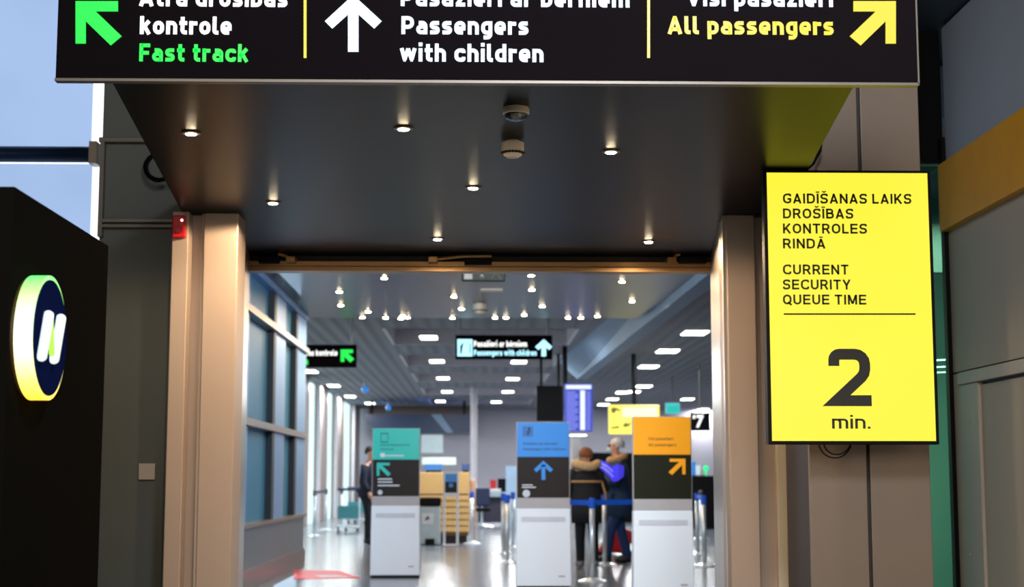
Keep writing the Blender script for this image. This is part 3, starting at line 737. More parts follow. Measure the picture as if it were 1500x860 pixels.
# ---- round N sign on the black wall
XF = XW + .062
c_ = atx(72.5, 495, XF); R_ = (atx(72, 403, XF).z - atx(72, 587, XF).z) / 2
ns = root('round_sign', (XW, c_.y, c_.z - R_), 'round glowing sign with a white letter N on the black wall', 'sign')
MB().lathe((XW, c_.y, c_.z), [(R_ * .96, 0), (R_ * .96, .012)], 48, 'x').build('backplate', mat('sign_back_brown', rgb(70, 46, 22), .5), ns)
MB().lathe((XW + .012, c_.y, c_.z), [(R_, 0), (R_, .05)], 64, 'x').build('rim', G['rim'], ns)
MB().lathe((XF - .006, c_.y, c_.z), [(R_ * .94, 0), (R_ * .93, .01)], 64, 'x').build('disc', mat('disc_navy', rgb(14, 24, 66), .7, spec=.0), ns)
def onface(u, v, dx=.014): return atx(u, v, XF + dx)
def bar3(a, b_, r, m, nm, **k):
    A = onface(*a); Bp = onface(*b_)
    mb = MB()
    d = (Bp - A).normalized()
    mb.tube([A - d * r * .8, A - d * r * .5, A, Bp, Bp + d * r * .5, Bp + d * r * .8], [r * .5, r * .85, r, r, r * .85, r * .5], 12)
    mb.build(nm, m, ns, smooth=True, **k)
rad = .0155
bar3((71, 462), (61, 522), rad, G['tube'], 'letter_stroke')
bar3((89, 467), (79, 526), rad, G['tube'], 'letter_stroke')
bar3((74, 470), (76, 518), rad * .55, G['lime'], 'letter_stroke', label='lime diagonal stroke of the letter')

# ---- smoke detectors
def detector(u, v, z, name, label, wpx, kind):
    p = atz(u, v, z)
    r = wpx / 2 / F * p.y
    o = root(name, (p.x, p.y, z), label, 'detector')
    if kind == 0:
        MB().lathe((p.x, p.y, z), [(r * .95, 0), (r, -.25 * r), (r, -.45 * r), (r * .9, -.5 * r)][::-1], 32).build('base_ring', M['ivory'], o, smooth=False)
        MB().lathe((p.x, p.y, z), [(r * .86, -.5 * r), (r * .8, -.8 * r), (r * .45, -.95 * r), (r * .1, -.98 * r)][::-1], 32).build('lens', glass('lens_clear', (.75, .72, .66, 1), .1, .5), o)
        MB().lathe((p.x, p.y, z), [(r * .4, -.5 * r), (r * .35, -.75 * r)][::-1], 20).build('sensor', M['ivory'], o)
    else:
        MB().lathe((p.x, p.y, z), [(r * .6, 0), (r * .6, -.2 * r), (r, -.22 * r), (r, -.95 * r), (r * .82, -1.25 * r), (r * .78, -1.35 * r)][::-1], 32).build('housing', M['ivory'], o)
        MB().lathe((p.x, p.y, z), [(r * .7, -1.33 * r), (r * .55, -1.5 * r), (r * .1, -1.53 * r)][::-1], 24).build('cap', M['ivory'], o)
        for k in range(9):
            a = PI + PI * (k + .5) / 9
            x, y = p.x + r * .91 * math.cos(a), p.y + r * .91 * math.sin(a)
            MB().ball((x, y, z - 1.12 * r), (.2 * r, .2 * r, .11 * r), 8, 6).build('slot', M['dark'], o)
    return o
detector(756, 158, ZS, 'smoke_detector', 'wide low smoke detector with a clear lens on the black soffit', 40, 0)
detector(751, 206, ZS, 'smoke_detector', 'tall cup-shaped smoke detector with dark slots on the black soffit', 34, 1)
detector(703, 444, ZI, 'smoke_detector', 'smoke detector on the navy ceiling beyond the door', 20, 1)

# ---- downlights
ZO = {}
def downlight(u, v, z, label, power, r=.03, group=None):
    p = atz(u, v, z)
    o = root('downlight', (p.x, p.y, z), label, 'ceiling light', group)
    MB().lathe((p.x, p.y, z), [(r * 1.25, 0), (r * 1.25, -.006), (r * .95, -.008)][::-1], 20).build('trim_ring', M['rail'], o)
    MB().lathe((p.x, p.y, z), [(r * .75, -.007), (r * .6, -.012), (r * .2, -.014)][::-1], 16).build('bulb', G['bulb'], o)
    d = bpy.data.lights.new('downlight_lamp', 'SPOT'); d.energy = power; d.color = (1.0, .72, .45)
    d.spot_size = math.radians(172); d.spot_blend = .15; d.shadow_soft_size = .02
    lo = bpy.data.objects.new('downlight_lamp', d); COL.objects.link(lo); lo.parent = o; lo.location = (0, 0, -.03)
    return o
front = [(280, 194, 'warm downlight in the black soffit close to its edge beside the grey wall'),
         (591, 187, 'warm downlight in the black soffit under the words Passengers on the sign'),
         (895, 221, 'warm downlight in the black soffit between the smoke detectors and the green glow'),
         (400, 296, 'warm downlight in the black soffit above the pale jamb with the red alarm'),
         (693, 274, 'warm downlight in the middle of the black soffit, below the smoke detectors'),
         (641, 349, 'warm downlight above the middle door closer'),
         (950, 353, 'warm downlight above the door closer beside the steel reveal')]
for u, v, lb in front: downlight(u, v, ZS, lb, 50, .034)
inner = [(497, 427), (563, 407), (911, 412), (778, 403), (779, 424), (665, 434), (926, 441), (499, 447), (539, 456), (676, 452), (794, 448),
         (531, 464.5), (565, 465), (590, 462), (597, 464.8), (587, 466), (663, 465.5), (725, 465), (741, 465), (768, 461), (832, 465), (851, 465), (875, 463)]
words_ = ['first', 'second', 'third', 'fourth', 'fifth', 'sixth', 'seventh', 'eighth', 'ninth', 'tenth', 'eleventh', 'twelfth', 'thirteenth', 'fourteenth', 'fifteenth',
          'sixteenth', 'seventeenth', 'eighteenth', 'nineteenth', 'twentieth', 'twenty-first', 'twenty-second', 'twenty-third']
inner.sort()
for i, (u, v) in enumerate(inner):
    downlight(u, v, ZI, 'small warm downlight in the navy ceiling beyond the door, %s from the window wall' % words_[i], 16, .05, 'downlights in the navy ceiling')

# ---- door closers on the lintel
def closer(us, vs, label, flip=False):
    Yc = YL - .08
    pts = [at(u, v, Yc) for u, v in zip(us, vs)]
    o = root('door_closer', tuple(pts[0]), label, 'door closer')
    A, Bq, Cq = pts
    B(min(A.x, Bq.x), max(A.x, Bq.x), YL - .06, YL + .05, A.z - .03, A.z + .015).build('closer_body', M['black'], o, bev=.005)
    MB().tube([Bq, (Bq + Cq) / 2 + Vector((0, 0, .01)), Cq], .011, 8).build('arm', M['lintel'], o)
    B(Cq.x - .03, Cq.x + .03, YL - .1, YL + .02, Cq.z - .02, Cq.z + .018).build('shoe', M['lintel'], o, bev=.003)
    return o
closer((378, 408, 426), (378, 372, 380), 'door closer with a short arm at the lintel end beside the grey wall')
closer((680, 720, 634), (380, 375, 380), 'long-armed door closer over the middle of the lintel')
closer((1036, 996, 984), (378, 372, 381), 'door closer with a short arm at the lintel end beside the yellow display')

# ---- exit sign
YE = 15.0
e0 = at(676, 412, YE); e1 = at(740, 380, YE)
ex = root('exit_sign', ((e0.x + e1.x) / 2, YE, e0.z), 'dark green exit sign with a running figure hanging just behind the lintel', 'sign')
B(e0.x, e1.x, YE, YE + .05, e0.z, e1.z).build('sign_box', M['signgreen'], ex, bev=.01)
MB().tube([((e0.x + e1.x) / 2, YE + .02, e1.z), ((e0.x + e1.x) / 2, YE + .02, ZI)], .01).build('hanging_rod', M['rail'], ex)
mex = mat('exit_print', rgb(60, 56, 42), .5)  # pale print darkened in its colour for the same backlit shade
mb = MB(); pplate(mb, [(680, 409), (692, 409), (692, 386), (680, 386)], YE - .001, .003); mb.build('doorway_mark', mex, ex)
mb = MB()
pplate(mb, [(705, 408), (707, 408), (707, 390), (705, 390)], YE - .001, .003)
pplate(mb, [(703, 404), (706, 409), (709, 404)], YE - .001, .003)
mb.build('arrow', mex, ex)
mb = MB()
for seg in (((728, 391), (726, 400)), ((726, 400), (731, 404)), ((731, 404), (733, 409)), ((726, 400), (722, 404)), ((722, 404), (720, 409)), ((728, 392), (722, 394)), ((728, 393), (733, 397))):
    a, b_ = [at(u, v, YE - .004) for u, v in seg]; mb.tube([a, b_], .008, 6)
pp = at(730, 388, YE - .004); mb.ball(tuple(pp), .014, 8, 6); mb.build('running_figure', mex, ex)
# linear vent on the navy ceiling
p = atz(720, 424, ZI)
B(p.x - .14, p.x + .14, p.y - .1, p.y + .1, ZI - .02, ZI).build('ceiling_vent', M['ivory'], None, bev=.006, label='flat pale rectangular fitting on the navy ceiling behind the exit sign', category='vent')

# ---- hall signs
YH = 25.4
def hallsign(u0, u1, v0, v1, label, rods):
    a = at(u0, v1, YH); b_ = at(u1, v0, YH)
    o = root('hanging_sign', ((a.x + b_.x) / 2, YH, a.z), label, 'sign')
    B(a.x, b_.x, YH, YH + .1, a.z, b_.z).build('sign_box', M['signblack'], o, bev=.01)
    for u in rods:
        x_ = xat(u, YH, v0); MB().tube([(x_, YH + .05, b_.z - .01), (x_, YH + .05, ZH)], .025).build('hanging_rod', M['coffer'], o)
    return o
h1 = hallsign(667, 809, 491, 526, 'black hanging sign with cyan lettering and a white upward arrow beyond the navy ceiling', (673, 802))
Z = YH - .003
ptext('Pasažieri ar bērniem', 694, 772, 508, 8.5, Z, G['white'], h1, off=.22)
ptext('Passengers with children', 694, 786, 521, 8.5, Z, G['cyan'], h1, off=.22)
arrow(784, 497, 25, 'up', Z, .26).build('arrow', G['cyan'], h1)
mb = MB(); pplate(mb, [(670, 522), (692, 522), (692, 497), (670, 497)], Z, .006); mb.build('icon_tile', G['cyan'], h1, bev=.03)
mb = MB()
pplate(mb, [(674, 507), (678, 502), (679, 502), (676, 519), (674, 519)], Z - .008, .003)
pplate(mb, [(688, 518), (689.5, 518), (689.5, 503), (688, 503)], Z - .008, .003)
mb.build('icon_figure', mat('icon_dark', rgb(20, 50, 80), .5), h1)
h2 = hallsign(392, 522, 505, 538, 'black hanging sign with a green arrow beside the window wall end', (515, 420))
ptext('Ātrā drošības kontrole', 410, 494, 521, 8.5, Z, G['white'], h2, off=.22)
ptext('Fast track', 410, 452, 534, 8, Z, G['green'], h2, off=.22)
arrow(499, 512, 18, 'ul', Z, .30).build('arrow', G['green'], h2)

# ---- ceiling panel lights
def panel(u, v, z, label, w_=.36, d_l=.5, group=None):
    p = atz(u, v, z)
    o = root('ceiling_panel_light', (p.x, p.y, z), label, 'ceiling light', group)
    B(p.x - w_ / 2 - .03, p.x + w_ / 2 + .03, p.y - d_l / 2, p.y + d_l / 2, z - .02, z + .0).build('frame', M['coffer'], o)
    B(p.x - w_ / 2, p.x + w_ / 2, p.y - d_l / 2 + .03, p.y + d_l / 2 - .03, z - .03, z - .02).build('diffuser', G['panel'], o)
    if z == ZH: area_light('panel_lamp', (0, 0, -.035), w_, 125, (0.93, 0.97, 1.0), parent=o)
    return o
ordn = ['first', 'second', 'third', 'fourth', 'fifth', 'sixth', 'seventh', 'eighth']
for i, (u, v) in enumerate([(628, 493), (640, 528), (649, 553), (655, 573), (645, 587)]):
    panel(u, v, ZH, 'ceiling panel light in the coffers, %s in the window-side row' % ordn[i], .31, .7, 'panel lights in the coffered ceiling')
for i, (u, v) in enumerate([(765, 493), (760, 529), (751, 554), (744, 573), (727, 588)]):
    panel(u, v, ZH, 'ceiling panel light in the coffers, %s in the row behind the white arrow sign' % ordn[i], .33, .7, 'panel lights in the coffered ceiling')
for i, (u, v) in enumerate([(455, 543), (489, 564), (513, 580), (542, 590)]):
    panel(u, v, ZH, 'ceiling panel light above the brown columns, %s going away from the camera' % ordn[i], .3, .8, 'panel lights above the glass front')
for i, (u, v) in enumerate([(1018, 486), (978, 513), (950, 536), (943, 565), (928, 573), (897, 584), (884, 592), (872, 600), (966, 600), (1007, 584), (1030, 599), (912, 574)]):
    w8 = ['beside the steel reveal', 'third along from the steel reveal', 'above the yellow lightbox hanger', 'touching the black hanger pole', 'just beyond the hanger pole', 'above the blue flight board',
          'between flight board and yellow lightbox', 'lowest beside the blue flight board', 'behind the yellow lightbox edge', 'above the black number seven sign', 'small beside the number seven sign', 'just before the hanger pole'][i]
    panel(u, v, ZH, 'ceiling panel light of the wide hall, ' + w8, .42 if i < 4 else .36, .8, 'panel lights of the wide hall')
for u, v, lb in ((414, 551, 'panel light seen through the window wall pane'),):
    pass
# small blue-lit spotlights in hall ceiling
for u, v, lb in ((535, 563, 'small blue camera dome hanging above the navy canopy'), (569, 592, 'tiny blue dome further along above the navy canopy')):
    p = atz(u, v - 3, ZH)
    o = root('camera_dome', (p.x, p.y, ZH), lb, 'camera')
    MB().lathe((p.x, p.y, ZH), [(.05, 0), (.05, -.12)][::-1], 14).build('stem', M['coffer'], o)
    MB().ball((p.x, p.y, ZH - .2), .1, 14, 8).build('dome', G['monitor'], o, smooth=True)

# ---- navy canopy, counter zone, thin hall column
YN = 52
q0 = [at(u, v, YN) for u, v in ((533, 607), (690, 607), (690, 634), (660, 635), (548, 634))]
cn = root('wall_canopy', (at(612, 634, YN).x, YN, at(612, 634, YN).z), 'long navy blue canopy above the far service counters', 'canopy')
MB().plate([(p.x, p.z) for p in q0], YN, YN + 2.5).build('fascia', M['navy'], cn)
mb = MB(); pplate(mb, [(631, 607), (646, 607), (664, 634), (654, 634)], YN - .01, .03); mb.build('painted_reflection', M['beam'], cn)  # pale plate stands in for a diagonal reflection on the canopy
for u in (545, 680): B(xat(u, YN + 1) - .04, xat(u, YN + 1) + .04, YN + .9, YN + 1, zat(608, YN), ZH).build('hanger', M['black'], cn)
p0 = at(690, 750, 45); p1 = at(698, 570, 45)
struct('wall_column', MB().lathe(((p0.x + p1.x) / 2, 45, 0), [(.1, 0), (.1, ZH)], 20), M['coffer'])
YQ = 44
def slab(name, u0, v0, u1, v1, Y, m, label, cat, depth=.08, **k):
    a = at(u0, v1, Y); b_ = at(u1, v0, Y)
    return B(a.x, b_.x, Y, Y + depth, a.z, b_.z).build(name, m, None, bev=.01, label=label, category=cat, **k)
# wooden counter (near)
YC = 29.6
ct = root('wooden_counter', (at(650, 795, YC).x, YC, 0), 'pale wooden counter of horizontal boards beside the grey bin', 'counter')
a = at(613, 795, YC); b_ = at(688, 692, YC)
B(a.x + .02, b_.x - .02, YC + .04, YC + .5, .14, zat(694, YC)).build('body', mat('counter_brown', rgb(110, 80, 48), .6), ct)
B(a.x, b_.x, YC, YC + .55, zat(724, YC), zat(692, YC)).build('front_panel', M['wood'], ct, bev=.01)
for k in range(6):
    v1 = 779 - k * 9.2
    B(a.x, b_.x, YC, YC + .04, zat(v1, YC), zat(v1 - 7.6, YC)).build('board', M['wood'], ct)
B(a.x + .05, b_.x - .05, YC + .1, YC + .45, 0, .14).build('plinth', M['dark'], ct)
zc = zat(692, YC)
# monitors on the counter
def monitor(u0, v0, u1, Y, z, m, label):
    a = xat(u0, Y, 685); b_ = xat(u1, Y, 685); zt_ = zat(v0, Y)
    o = root('monitor', ((a + b_) / 2, Y, z), label, 'monitor')
    B(a, b_, Y, Y + .05, z + .04, zt_).build('screen', m, o, bev=.005)
    B(a + .02, b_ - .02, Y + .01, Y + .12, z, z + .04).build('stand', M['black'], o)
monitor(622, 680, 648, YC + .15, zc, G['monitor'], 'monitor with a blue and teal picture on the wooden counter')
monitor(676, 680, 688, YC + .2, zc, mat('monitor_dark', rgb(40, 70, 130), .3), 'small dark blue box at the end of the wooden counter')
# bin
YBn = 28.7
a = at(615, 797, YBn); b_ = at(645, 728, YBn)
bn = root('waste_bin', ((a.x + b_.x) / 2, YBn + .18, 0), 'grey waste bin with a black lid in front of the wooden counter', 'bin')
B(a.x, b_.x, YBn, YBn + .36, 0.02, zat(742, YBn)).build('body', M['binbody'], bn, bev=.02)
B(a.x - .01, b_.x + .01, YBn - .01, YBn + .37, zat(742, YBn), zat(729, YBn)).build('lid', M['black'], bn, bev=.03)
pplate(MB(), [(618, 768), (635, 768), (635, 752), (618, 752)], YBn, .004).build('sticker', M['print_white'], bn)
pplate(MB(), [(622, 763), (630, 760), (626, 755)], YBn - .005, .004).build('sticker_mark', M['print_dark'], bn)
B(a.x + .1, b_.x - .1, YBn - .04, YBn + .02, 0, .12).build('pedal', M['black'], bn)
# information stand
YI2 = 28.3
a = at(649, 795, YI2); b_ = at(672, 691, YI2)
st = root('poster_stand', ((a.x + b_.x) / 2, YI2, 0), 'silver poster stand with a blue and dark poster before the wooden counter', 'stand')
for x_ in (a.x + .02, b_.x - .02):
    MB().tube([(x_, YI2, .02), (x_, YI2, zat(691, YI2))], .022).build('leg', M['white'], st)
B(a.x, b_.x, YI2 - .2, YI2 + .2, 0, .025).build('base_plate', M['lightgrey'], st)
B(a.x, b_.x, YI2 - .03, YI2 + .01, zat(728, YI2), zat(691, YI2)).build('poster_frame', M['white'], st)
B(a.x + .03, b_.x - .03, YI2 - .035, YI2 - .03, zat(706, YI2), zat(694, YI2)).build('poster_top', M['blue'], st)
B(a.x + .03, b_.x - .03, YI2 - .035, YI2 - .03, zat(722, YI2), zat(706, YI2)).build('poster_bottom', M['panelbrown'], st)
MB().lathe(((a.x + b_.x) / 2, YI2 - .04, zat(711, YI2)), [(.04, 0), (.04, .004)], 16, 'y').build('emblem', M['blue'], st)

# ---- far desk with clutter
YK = 40
dk = root('service_desk', (at(715, 770, YK).x, YK, 0), 'grey service desk carrying a red box beyond the wooden counter', 'desk')
a = at(696, 775, YK); b_ = at(745, 722, YK)
B(a.x, b_.x, YK, YK + .8, zat(728, YK), zat(721, YK)).build('worktop', M['binbody'], dk, bev=.01)
B(a.x + .05, b_.x - .05, YK + .3, YK + .34, .1, zat(728, YK)).build('modesty_panel', mat('desk_panel', rgb(60, 58, 78), .5), dk)
for x_ in (a.x + .04, b_.x - .04): B(x_ - .04, x_ + .04, YK + .02, YK + .7, 0, zat(728, YK)).build('leg', M['lightgrey'], dk)
zk = zat(721, YK)
def onbox(name, u0, u1, v0, Y, z, m, label, cat, d=.2):
    return B(xat(u0, Y, 715), xat(u1, Y, 715), Y, Y + d, z, zat(v0, Y)).build(name, m, None, bev=.015, label=label, category=cat)
onbox('box', 718, 727, 703, YK + .2, zk, M['red'], 'red box standing on the grey service desk', 'box')
onbox('paper_stack', 718, 734, 716, YK + .02, zk, M['white'], 'white stack of papers on the desk in front of the red box', 'papers', .12)
onbox('black_case', 729, 742, 701, YK + .3, zk, M['black'], 'black case on the grey desk beside the red box', 'case')
onbox('card_box', 689, 697, 702, YC + .2, 0, mat('card_tan', rgb(206, 170, 148), .6), 'beige carton beside the wooden counter end', 'box', .2)
slab('wall_board', 617, 637, 649, 664, 50, mat('board_grey', rgb(166, 180, 184), .5), 'pale grey board under the navy canopy', 'board')
slab('wall_board', 618, 670, 668, 681, 49, mat('board_pale', rgb(200, 214, 200), .5), 'pale low screen panel below the grey board', 'board')
slab('rack_panel', 741, 683, 757, 774, 38, mat('rack_blue', rgb(150, 176, 204), .5), 'pale blue rack panel beside the blue kiosk', 'rack')
hp = root('hanging_screen', (at(805, 617, 33).x, 33, at(805, 617, 33).z), 'black screen back hanging beside the blue flight board', 'display')
a = at(786, 617, 33); b_ = at(825, 565, 33)
B(a.x, b_.x, 33, 33.12, a.z, b_.z).build('casing', M['black'], hp, bev=.01)
for x_ in (a.x + .1, b_.x - .1): MB().tube([(x_, 33.06, b_.z), (x_, 33.06, ZH)], .03).build('hanging_rod', M['black'], hp)
# seated equipment/office chair at the desk
oc = root('office_chair', (at(706, 775, 38.5).x, 38.5, 0), 'dark office chair with a chrome foot in front of the grey desk', 'chair')
x_ = at(706, 775, 38.5).x
MB().lathe((x_, 38.5, .42), [(.2, 0), (.24, .03), (.22, .09)], 20).build('seat', M['black'], oc, smooth=True)
B(x_ - .2, x_ + .2, 38.68, 38.74, .55, 1.0).build('backrest', M['beltdark'], oc, bev=.04)
MB().tube([(x_, 38.5, .05), (x_, 38.5, .45)], .03).build('pedestal', M['chrome'], oc)
for k in range(5):
    a_ = 2 * PI * k / 5; MB().tube([(x_, 38.5, .09), (x_ + .28 * math.cos(a_), 38.5 + .28 * math.sin(a_), .04)], .025).build('leg', M['chrome'], oc)
MB().tube([(x_, 38.74, .45), (x_, 38.74, .6)], .02).build('back_bar', M['chrome'], oc)

# ---- screens on the right
YF = 31
fd = root('flight_board', (at(847, 632, YF).x, YF, at(847, 632, YF).z), 'upright blue flight information board hanging from a black pole', 'display')
a = at(827, 632, YF); b_ = at(868, 562, YF)
B(a.x, b_.x, YF, YF + .12, a.z, b_.z).build('casing', G['fids'], fd, bev=.01)
mb = MB(); pplate(mb, [(829, 570), (866, 570), (866, 564), (829, 564)], YF - .002, .004); mb.build('header_bar', G['fidswhite'], fd)
mb = MB(); pplate(mb, [(850, 630), (857, 630), (857, 572), (850, 572)], YF - .002, .004); mb.build('light_column', G['fidswhite'], fd)
mf = glow('display_text', (.25, .3, 1.0), 1.0)
for k in range(16):
    v = 574 + k * 3.6
    pplate(MB(), [(830, v + 1.6), (847 if k % 3 else 843, v + 1.6), (847 if k % 3 else 843, v), (830, v)], YF - .002, .004).build('text_row', mf, fd)
    pplate(MB(), [(859, v + 1.6), (865, v + 1.6), (865, v), (859, v)], YF - .002, .004).build('text_row', mf, fd)
x_ = xat(828.5, YF - .1, 540)
MB().tube([(x_, YF + .2, zat(600, YF)), (x_, YF + .2, ZH)], .05).build('pole', M['black'], fd)
MB().tube([(x_, YF + .2, zat(600, YF)), (x_ + .2, YF + .1, zat(600, YF))], .04).build('bracket', M['black'], fd)
panel(846, 636, at(846, 636, 33).z, 'bright strip light directly under the blue flight board', .36, .3)
struct('wall_post', B(xat(838, 34), xat(849, 34), 34, 34.3, 0, zat(636, 34)), M['lightgrey'])

YY = 33
yb = root('light_box', (at(929, 636, YY).x, YY, at(929, 636, YY).z), 'glowing yellow lightbox hanging above the amber kiosk', 'display')
a = at(892, 636, YY); b_ = at(966, 593, YY)
B(a.x, b_.x, YY, YY + .12, a.z, b_.z).build('casing', G['adyellow'], yb, bev=.02)
mb = MB(); pplate(mb, [(912, 611), (963, 611), (963, 597), (912, 597)], YY - .002, .004); mb.build('bright_panel', G['adwhite'], yb)
md = mat('ad_dark', rgb(90, 90, 10), .6)
mb = MB(); pplate(mb, [(895, 603), (899, 606), (904, 601), (910, 604), (907, 599), (901, 597), (896, 597)], YY - .002, .004); mb.build('picture_mark', md, yb)
mb = MB(); pplate(mb, [(895, 628), (907, 627), (907, 624), (895, 626)], YY - .002, .004); mb.build('picture_mark', md, yb)
mb = MB(); pplate(mb, [(912, 624), (916, 626), (922, 624), (925, 618), (920, 621), (916, 619)], YY - .002, .004); mb.build('picture_mark', md, yb)
x_ = xat(929, YY, 570)
MB().tube([(x_, YY + .06, zat(594, YY)), (x_, YY + .06, ZH)], .05).build('pole', M['black'], yb)

YX = 40
a = at(975, 606, YX); b_ = at(996, 590, YX)
xs2 = root('exit_sign', ((a.x + b_.x) / 2, YX, a.z), 'small glowing teal sign beside the yellow lightbox', 'sign')
B(a.x, b_.x, YX, YX + .08, a.z, b_.z).build('sign_box', G['exit'], xs2, bev=.02)
B((a.x + b_.x) / 2 - .15, (a.x + b_.x) / 2 + .15, YX - .01, YX, a.z + .03, b_.z - .08).build('pictogram', G['teal'], xs2)
MB().tube([((a.x + b_.x) / 2, YX + .04, b_.z), ((a.x + b_.x) / 2, YX + .04, ZH)], .015).build('hanging_rod', M['rail'], xs2)
Y7 = 36
a = at(1012, 631, Y7); b_ = at(1040, 604, Y7)
s7 = root('gate_sign', ((a.x + b_.x) / 2, Y7, a.z), 'black hanging sign with a white number seven beside the steel reveal', 'sign')
B(a.x, b_.x, Y7, Y7 + .1, a.z, b_.z).build('sign_box', M['black'], s7, bev=.01)
ptext("'7", 1013, 1028, 626, 18, Y7 - .002, G['white'], s7, off=.22, shear=.15, name='numeral')
MB().tube([((a.x + b_.x) / 2, Y7 + .04, b_.z), ((a.x + b_.x) / 2, Y7 + .04, ZH)], .015).build('hanging_rod', M['rail'], s7)
# far right counters
B(xat(850, 44), xat(930, 44), 44, 44.6, 0, zat(663, 44)).build('check_in_counter', M['black'], None, bev=.02, label='long dark counter behind the two standing passengers', category='counter')
B(xat(1012, 38), xat(1060, 38), 38, 38.6, 0, zat(697, 38)).build('check_in_counter', M['black'], None, bev=.02, label='dark counter seen past the amber kiosk beside the steel reveal', category='counter')
for i, (u0, u1, v0, m, lb) in enumerate(((1014, 1019, 668, M['blue'], 'blue item on the dark counter past the amber kiosk'), (1019, 1027, 674, M['white'], 'white machine on the dark counter past the amber kiosk'),
                                     (1028, 1034, 680, M['lightgrey'], 'grey tray on the dark counter past the amber kiosk'))):
    B(xat(u0, 38.2, 690), xat(u1, 38.2, 690), 38.2, 38.5, zat(697, 38), zat(v0 + 8, 38.1)).build('desk_item', m, None, bev=.02, label=lb, category='equipment')
MB().ball(tuple(at(1034, 686, 38.1)), .07).tube([tuple(at(1034, 686, 38.1)), (at(1034, 686, 38.1).x, 38.1, zat(697, 38))], .02).build('indicator_lamp', G['edgelight'], None, smooth=True, label='small green indicator light beside the steel reveal', category='lamp')

# ---- kiosks
def kiosk(u0, u1, vt, label, mtop, mdark, minkt, words_k, arr, arrm, icon, Yk):
    a = at(u0, vt, Yk); b_ = at(u1, vt, Yk); H = a.z; W = b_.x - a.x; x0, x1 = a.x, b_.x
    o = root('information_kiosk', ((x0 + x1) / 2, Yk, 0), label, 'kiosk')
    def zz(f): return H * (1 - f)
    B(x0 + .004, x1 - .004, Yk, Yk + .07, zz(.210), H).build('top_panel', mtop, o, bev=.004)
    B(x0 + .004, x1 - .004, Yk, Yk + .07, zz(.456), zz(.210)).build('dark_panel', mdark, o, bev=.004)
    B(x0 - .004, x1 + .004, Yk + .012, Yk + .075, zz(.46), H + .006).build('panel_frame', M['lightgrey'], o)
    B(x0 - .002, x1 + .002, Yk - .012, Yk + .09, zz(.52), zz(.456)).build('collar', M['lightgrey'], o, bev=.004)
    e_ = .012
    MB().hexa([(x0 - e_, Yk - .03, .03), (x1 + e_, Yk - .03, .03), (x1 + e_, Yk + .26, .03), (x0 - e_, Yk + .26, .03)],
              [(x0 - .004, Yk - .02, zz(.52)), (x1 + .004, Yk - .02, zz(.52)), (x1 + .004, Yk + .12, zz(.52)), (x0 - .004, Yk + .12, zz(.52))]).build('body', M['white'], o, bev=.008)
    B(x0 + .05, x1 - .05, Yk - .026, Yk - .01, zz(.60), zz(.57)).build('vent_strip', M['palegrey'], o)
    B(x0, x1, Yk - .02, Yk + .25, 0, .03).build('foot', M['black'], o)
    B(x1 - .13, x1 - .06, Yk - .034, Yk - .028, .13, .145).build('maker_label', M['lightgrey'], o)
    Zt = Yk - .001
    for body, fx0, fx1, fz, cap in words_k:
        text(body, x0 + W * fx0, x0 + W * fx1, zz(fz), cap, Zt, minkt, o, off=.15, depth=.002)
    kx = arr
    mpx = F / Yk
    arrow(*kx, Zt, .2).build('arrow', arrm, o)
    return o, x0, x1, zz, W, Zt
def hy(u0, u1, w_=.6): return w_ * F / (u1 - u0)
def kY(u0, u1): return .6 * F / (u1 - u0)
# kiosk 1 teal
Y1 = kY(545, 615)
o, x0, x1, zz, W, Zt = kiosk(546, 615, 628, 'kiosk with a teal panel and teal arrow near the red floor sign', M['teal'], M['panelbrown'], M['print_dark'],
      [('Ātrā drošības kontrole', .17, .78, .116, .022), ('Fast track', .17, .45, .145, .022)], (552, 678, 19, 'ul'), M['teal'], 0, Y1)
for f_, a_, b_ in ((.186, .26, .66),): B(x0 + W * a_, x0 + W * b_, Zt - .003, Zt, zz(f_), zz(f_ - .007)).build('text_line', M['print_white'], o)
B(x0 + W * .17, x0 + W * .26, Zt - .003, Zt, zz(.192), zz(.166)).build('icon', M['print_white'], o, bev=.001)
for f_, b_ in ((.345, .42), (.365, .43), (.388, .58)): B(x0 + W * .12, x0 + W * b_, Zt - .003, Zt, zz(f_), zz(f_ - .008)).build('text_line', M['print_white'], o)
MB().lathe((x0 + W * .17, Zt - .004, zz(.43)), [(.03, 0), (.03, .004)], 16, 'y').build('emblem', M['palegrey'], o)
for (a_, b_, c_, d_) in ((.17, .33, .03, .036), (.17, .33, .088, .094)): B(x0 + W * a_, x0 + W * b_, Zt - .002, Zt, zz(d_), zz(c_)).build('icon_outline', M['print_dark'], o)
for a_ in (.17, .32): B(x0 + W * a_, x0 + W * (a_ + .01), Zt - .002, Zt, zz(.094), zz(.03)).build('icon_outline', M['print_dark'], o)
# kiosk 2 blue
Y2 = kY(757, 835)
o, x0, x1, zz, W, Zt = kiosk(757, 834, 619, 'kiosk with a blue panel and blue upward arrow in the middle of the passage', M['blue'], M['panelbrown'], M['print_blue'],
      [('Pasažieri ar bērniem', .12, .78, .135, .026), ('Passengers with children', .12, .93, .168, .026)], (782, 675, 28, 'up'), M['blue'], 0, Y2)
for f_, b_ in ((.382, .30), (.396, .36)): B(x0 + W * .10, x0 + W * b_, Zt - .003, Zt, zz(f_), zz(f_ - .006)).build('text_line', M['print_white'], o)
MB().lathe((x0 + W * .18, Zt - .004, zz(.43)), [(.042, 0), (.042, .004)], 18, 'y').build('emblem', M['palegrey'], o)
B(x0 + W * .11, x0 + W * .31, Zt - .002, Zt, zz(.085), zz(.022)).build('icon_tile', mat('icon_blue', rgb(20, 104, 176), .4), o, bev=.001)
mb = MB(); mb.ball((x0 + W * .235, Zt - .005, zz(.036)), .012, 8, 6)
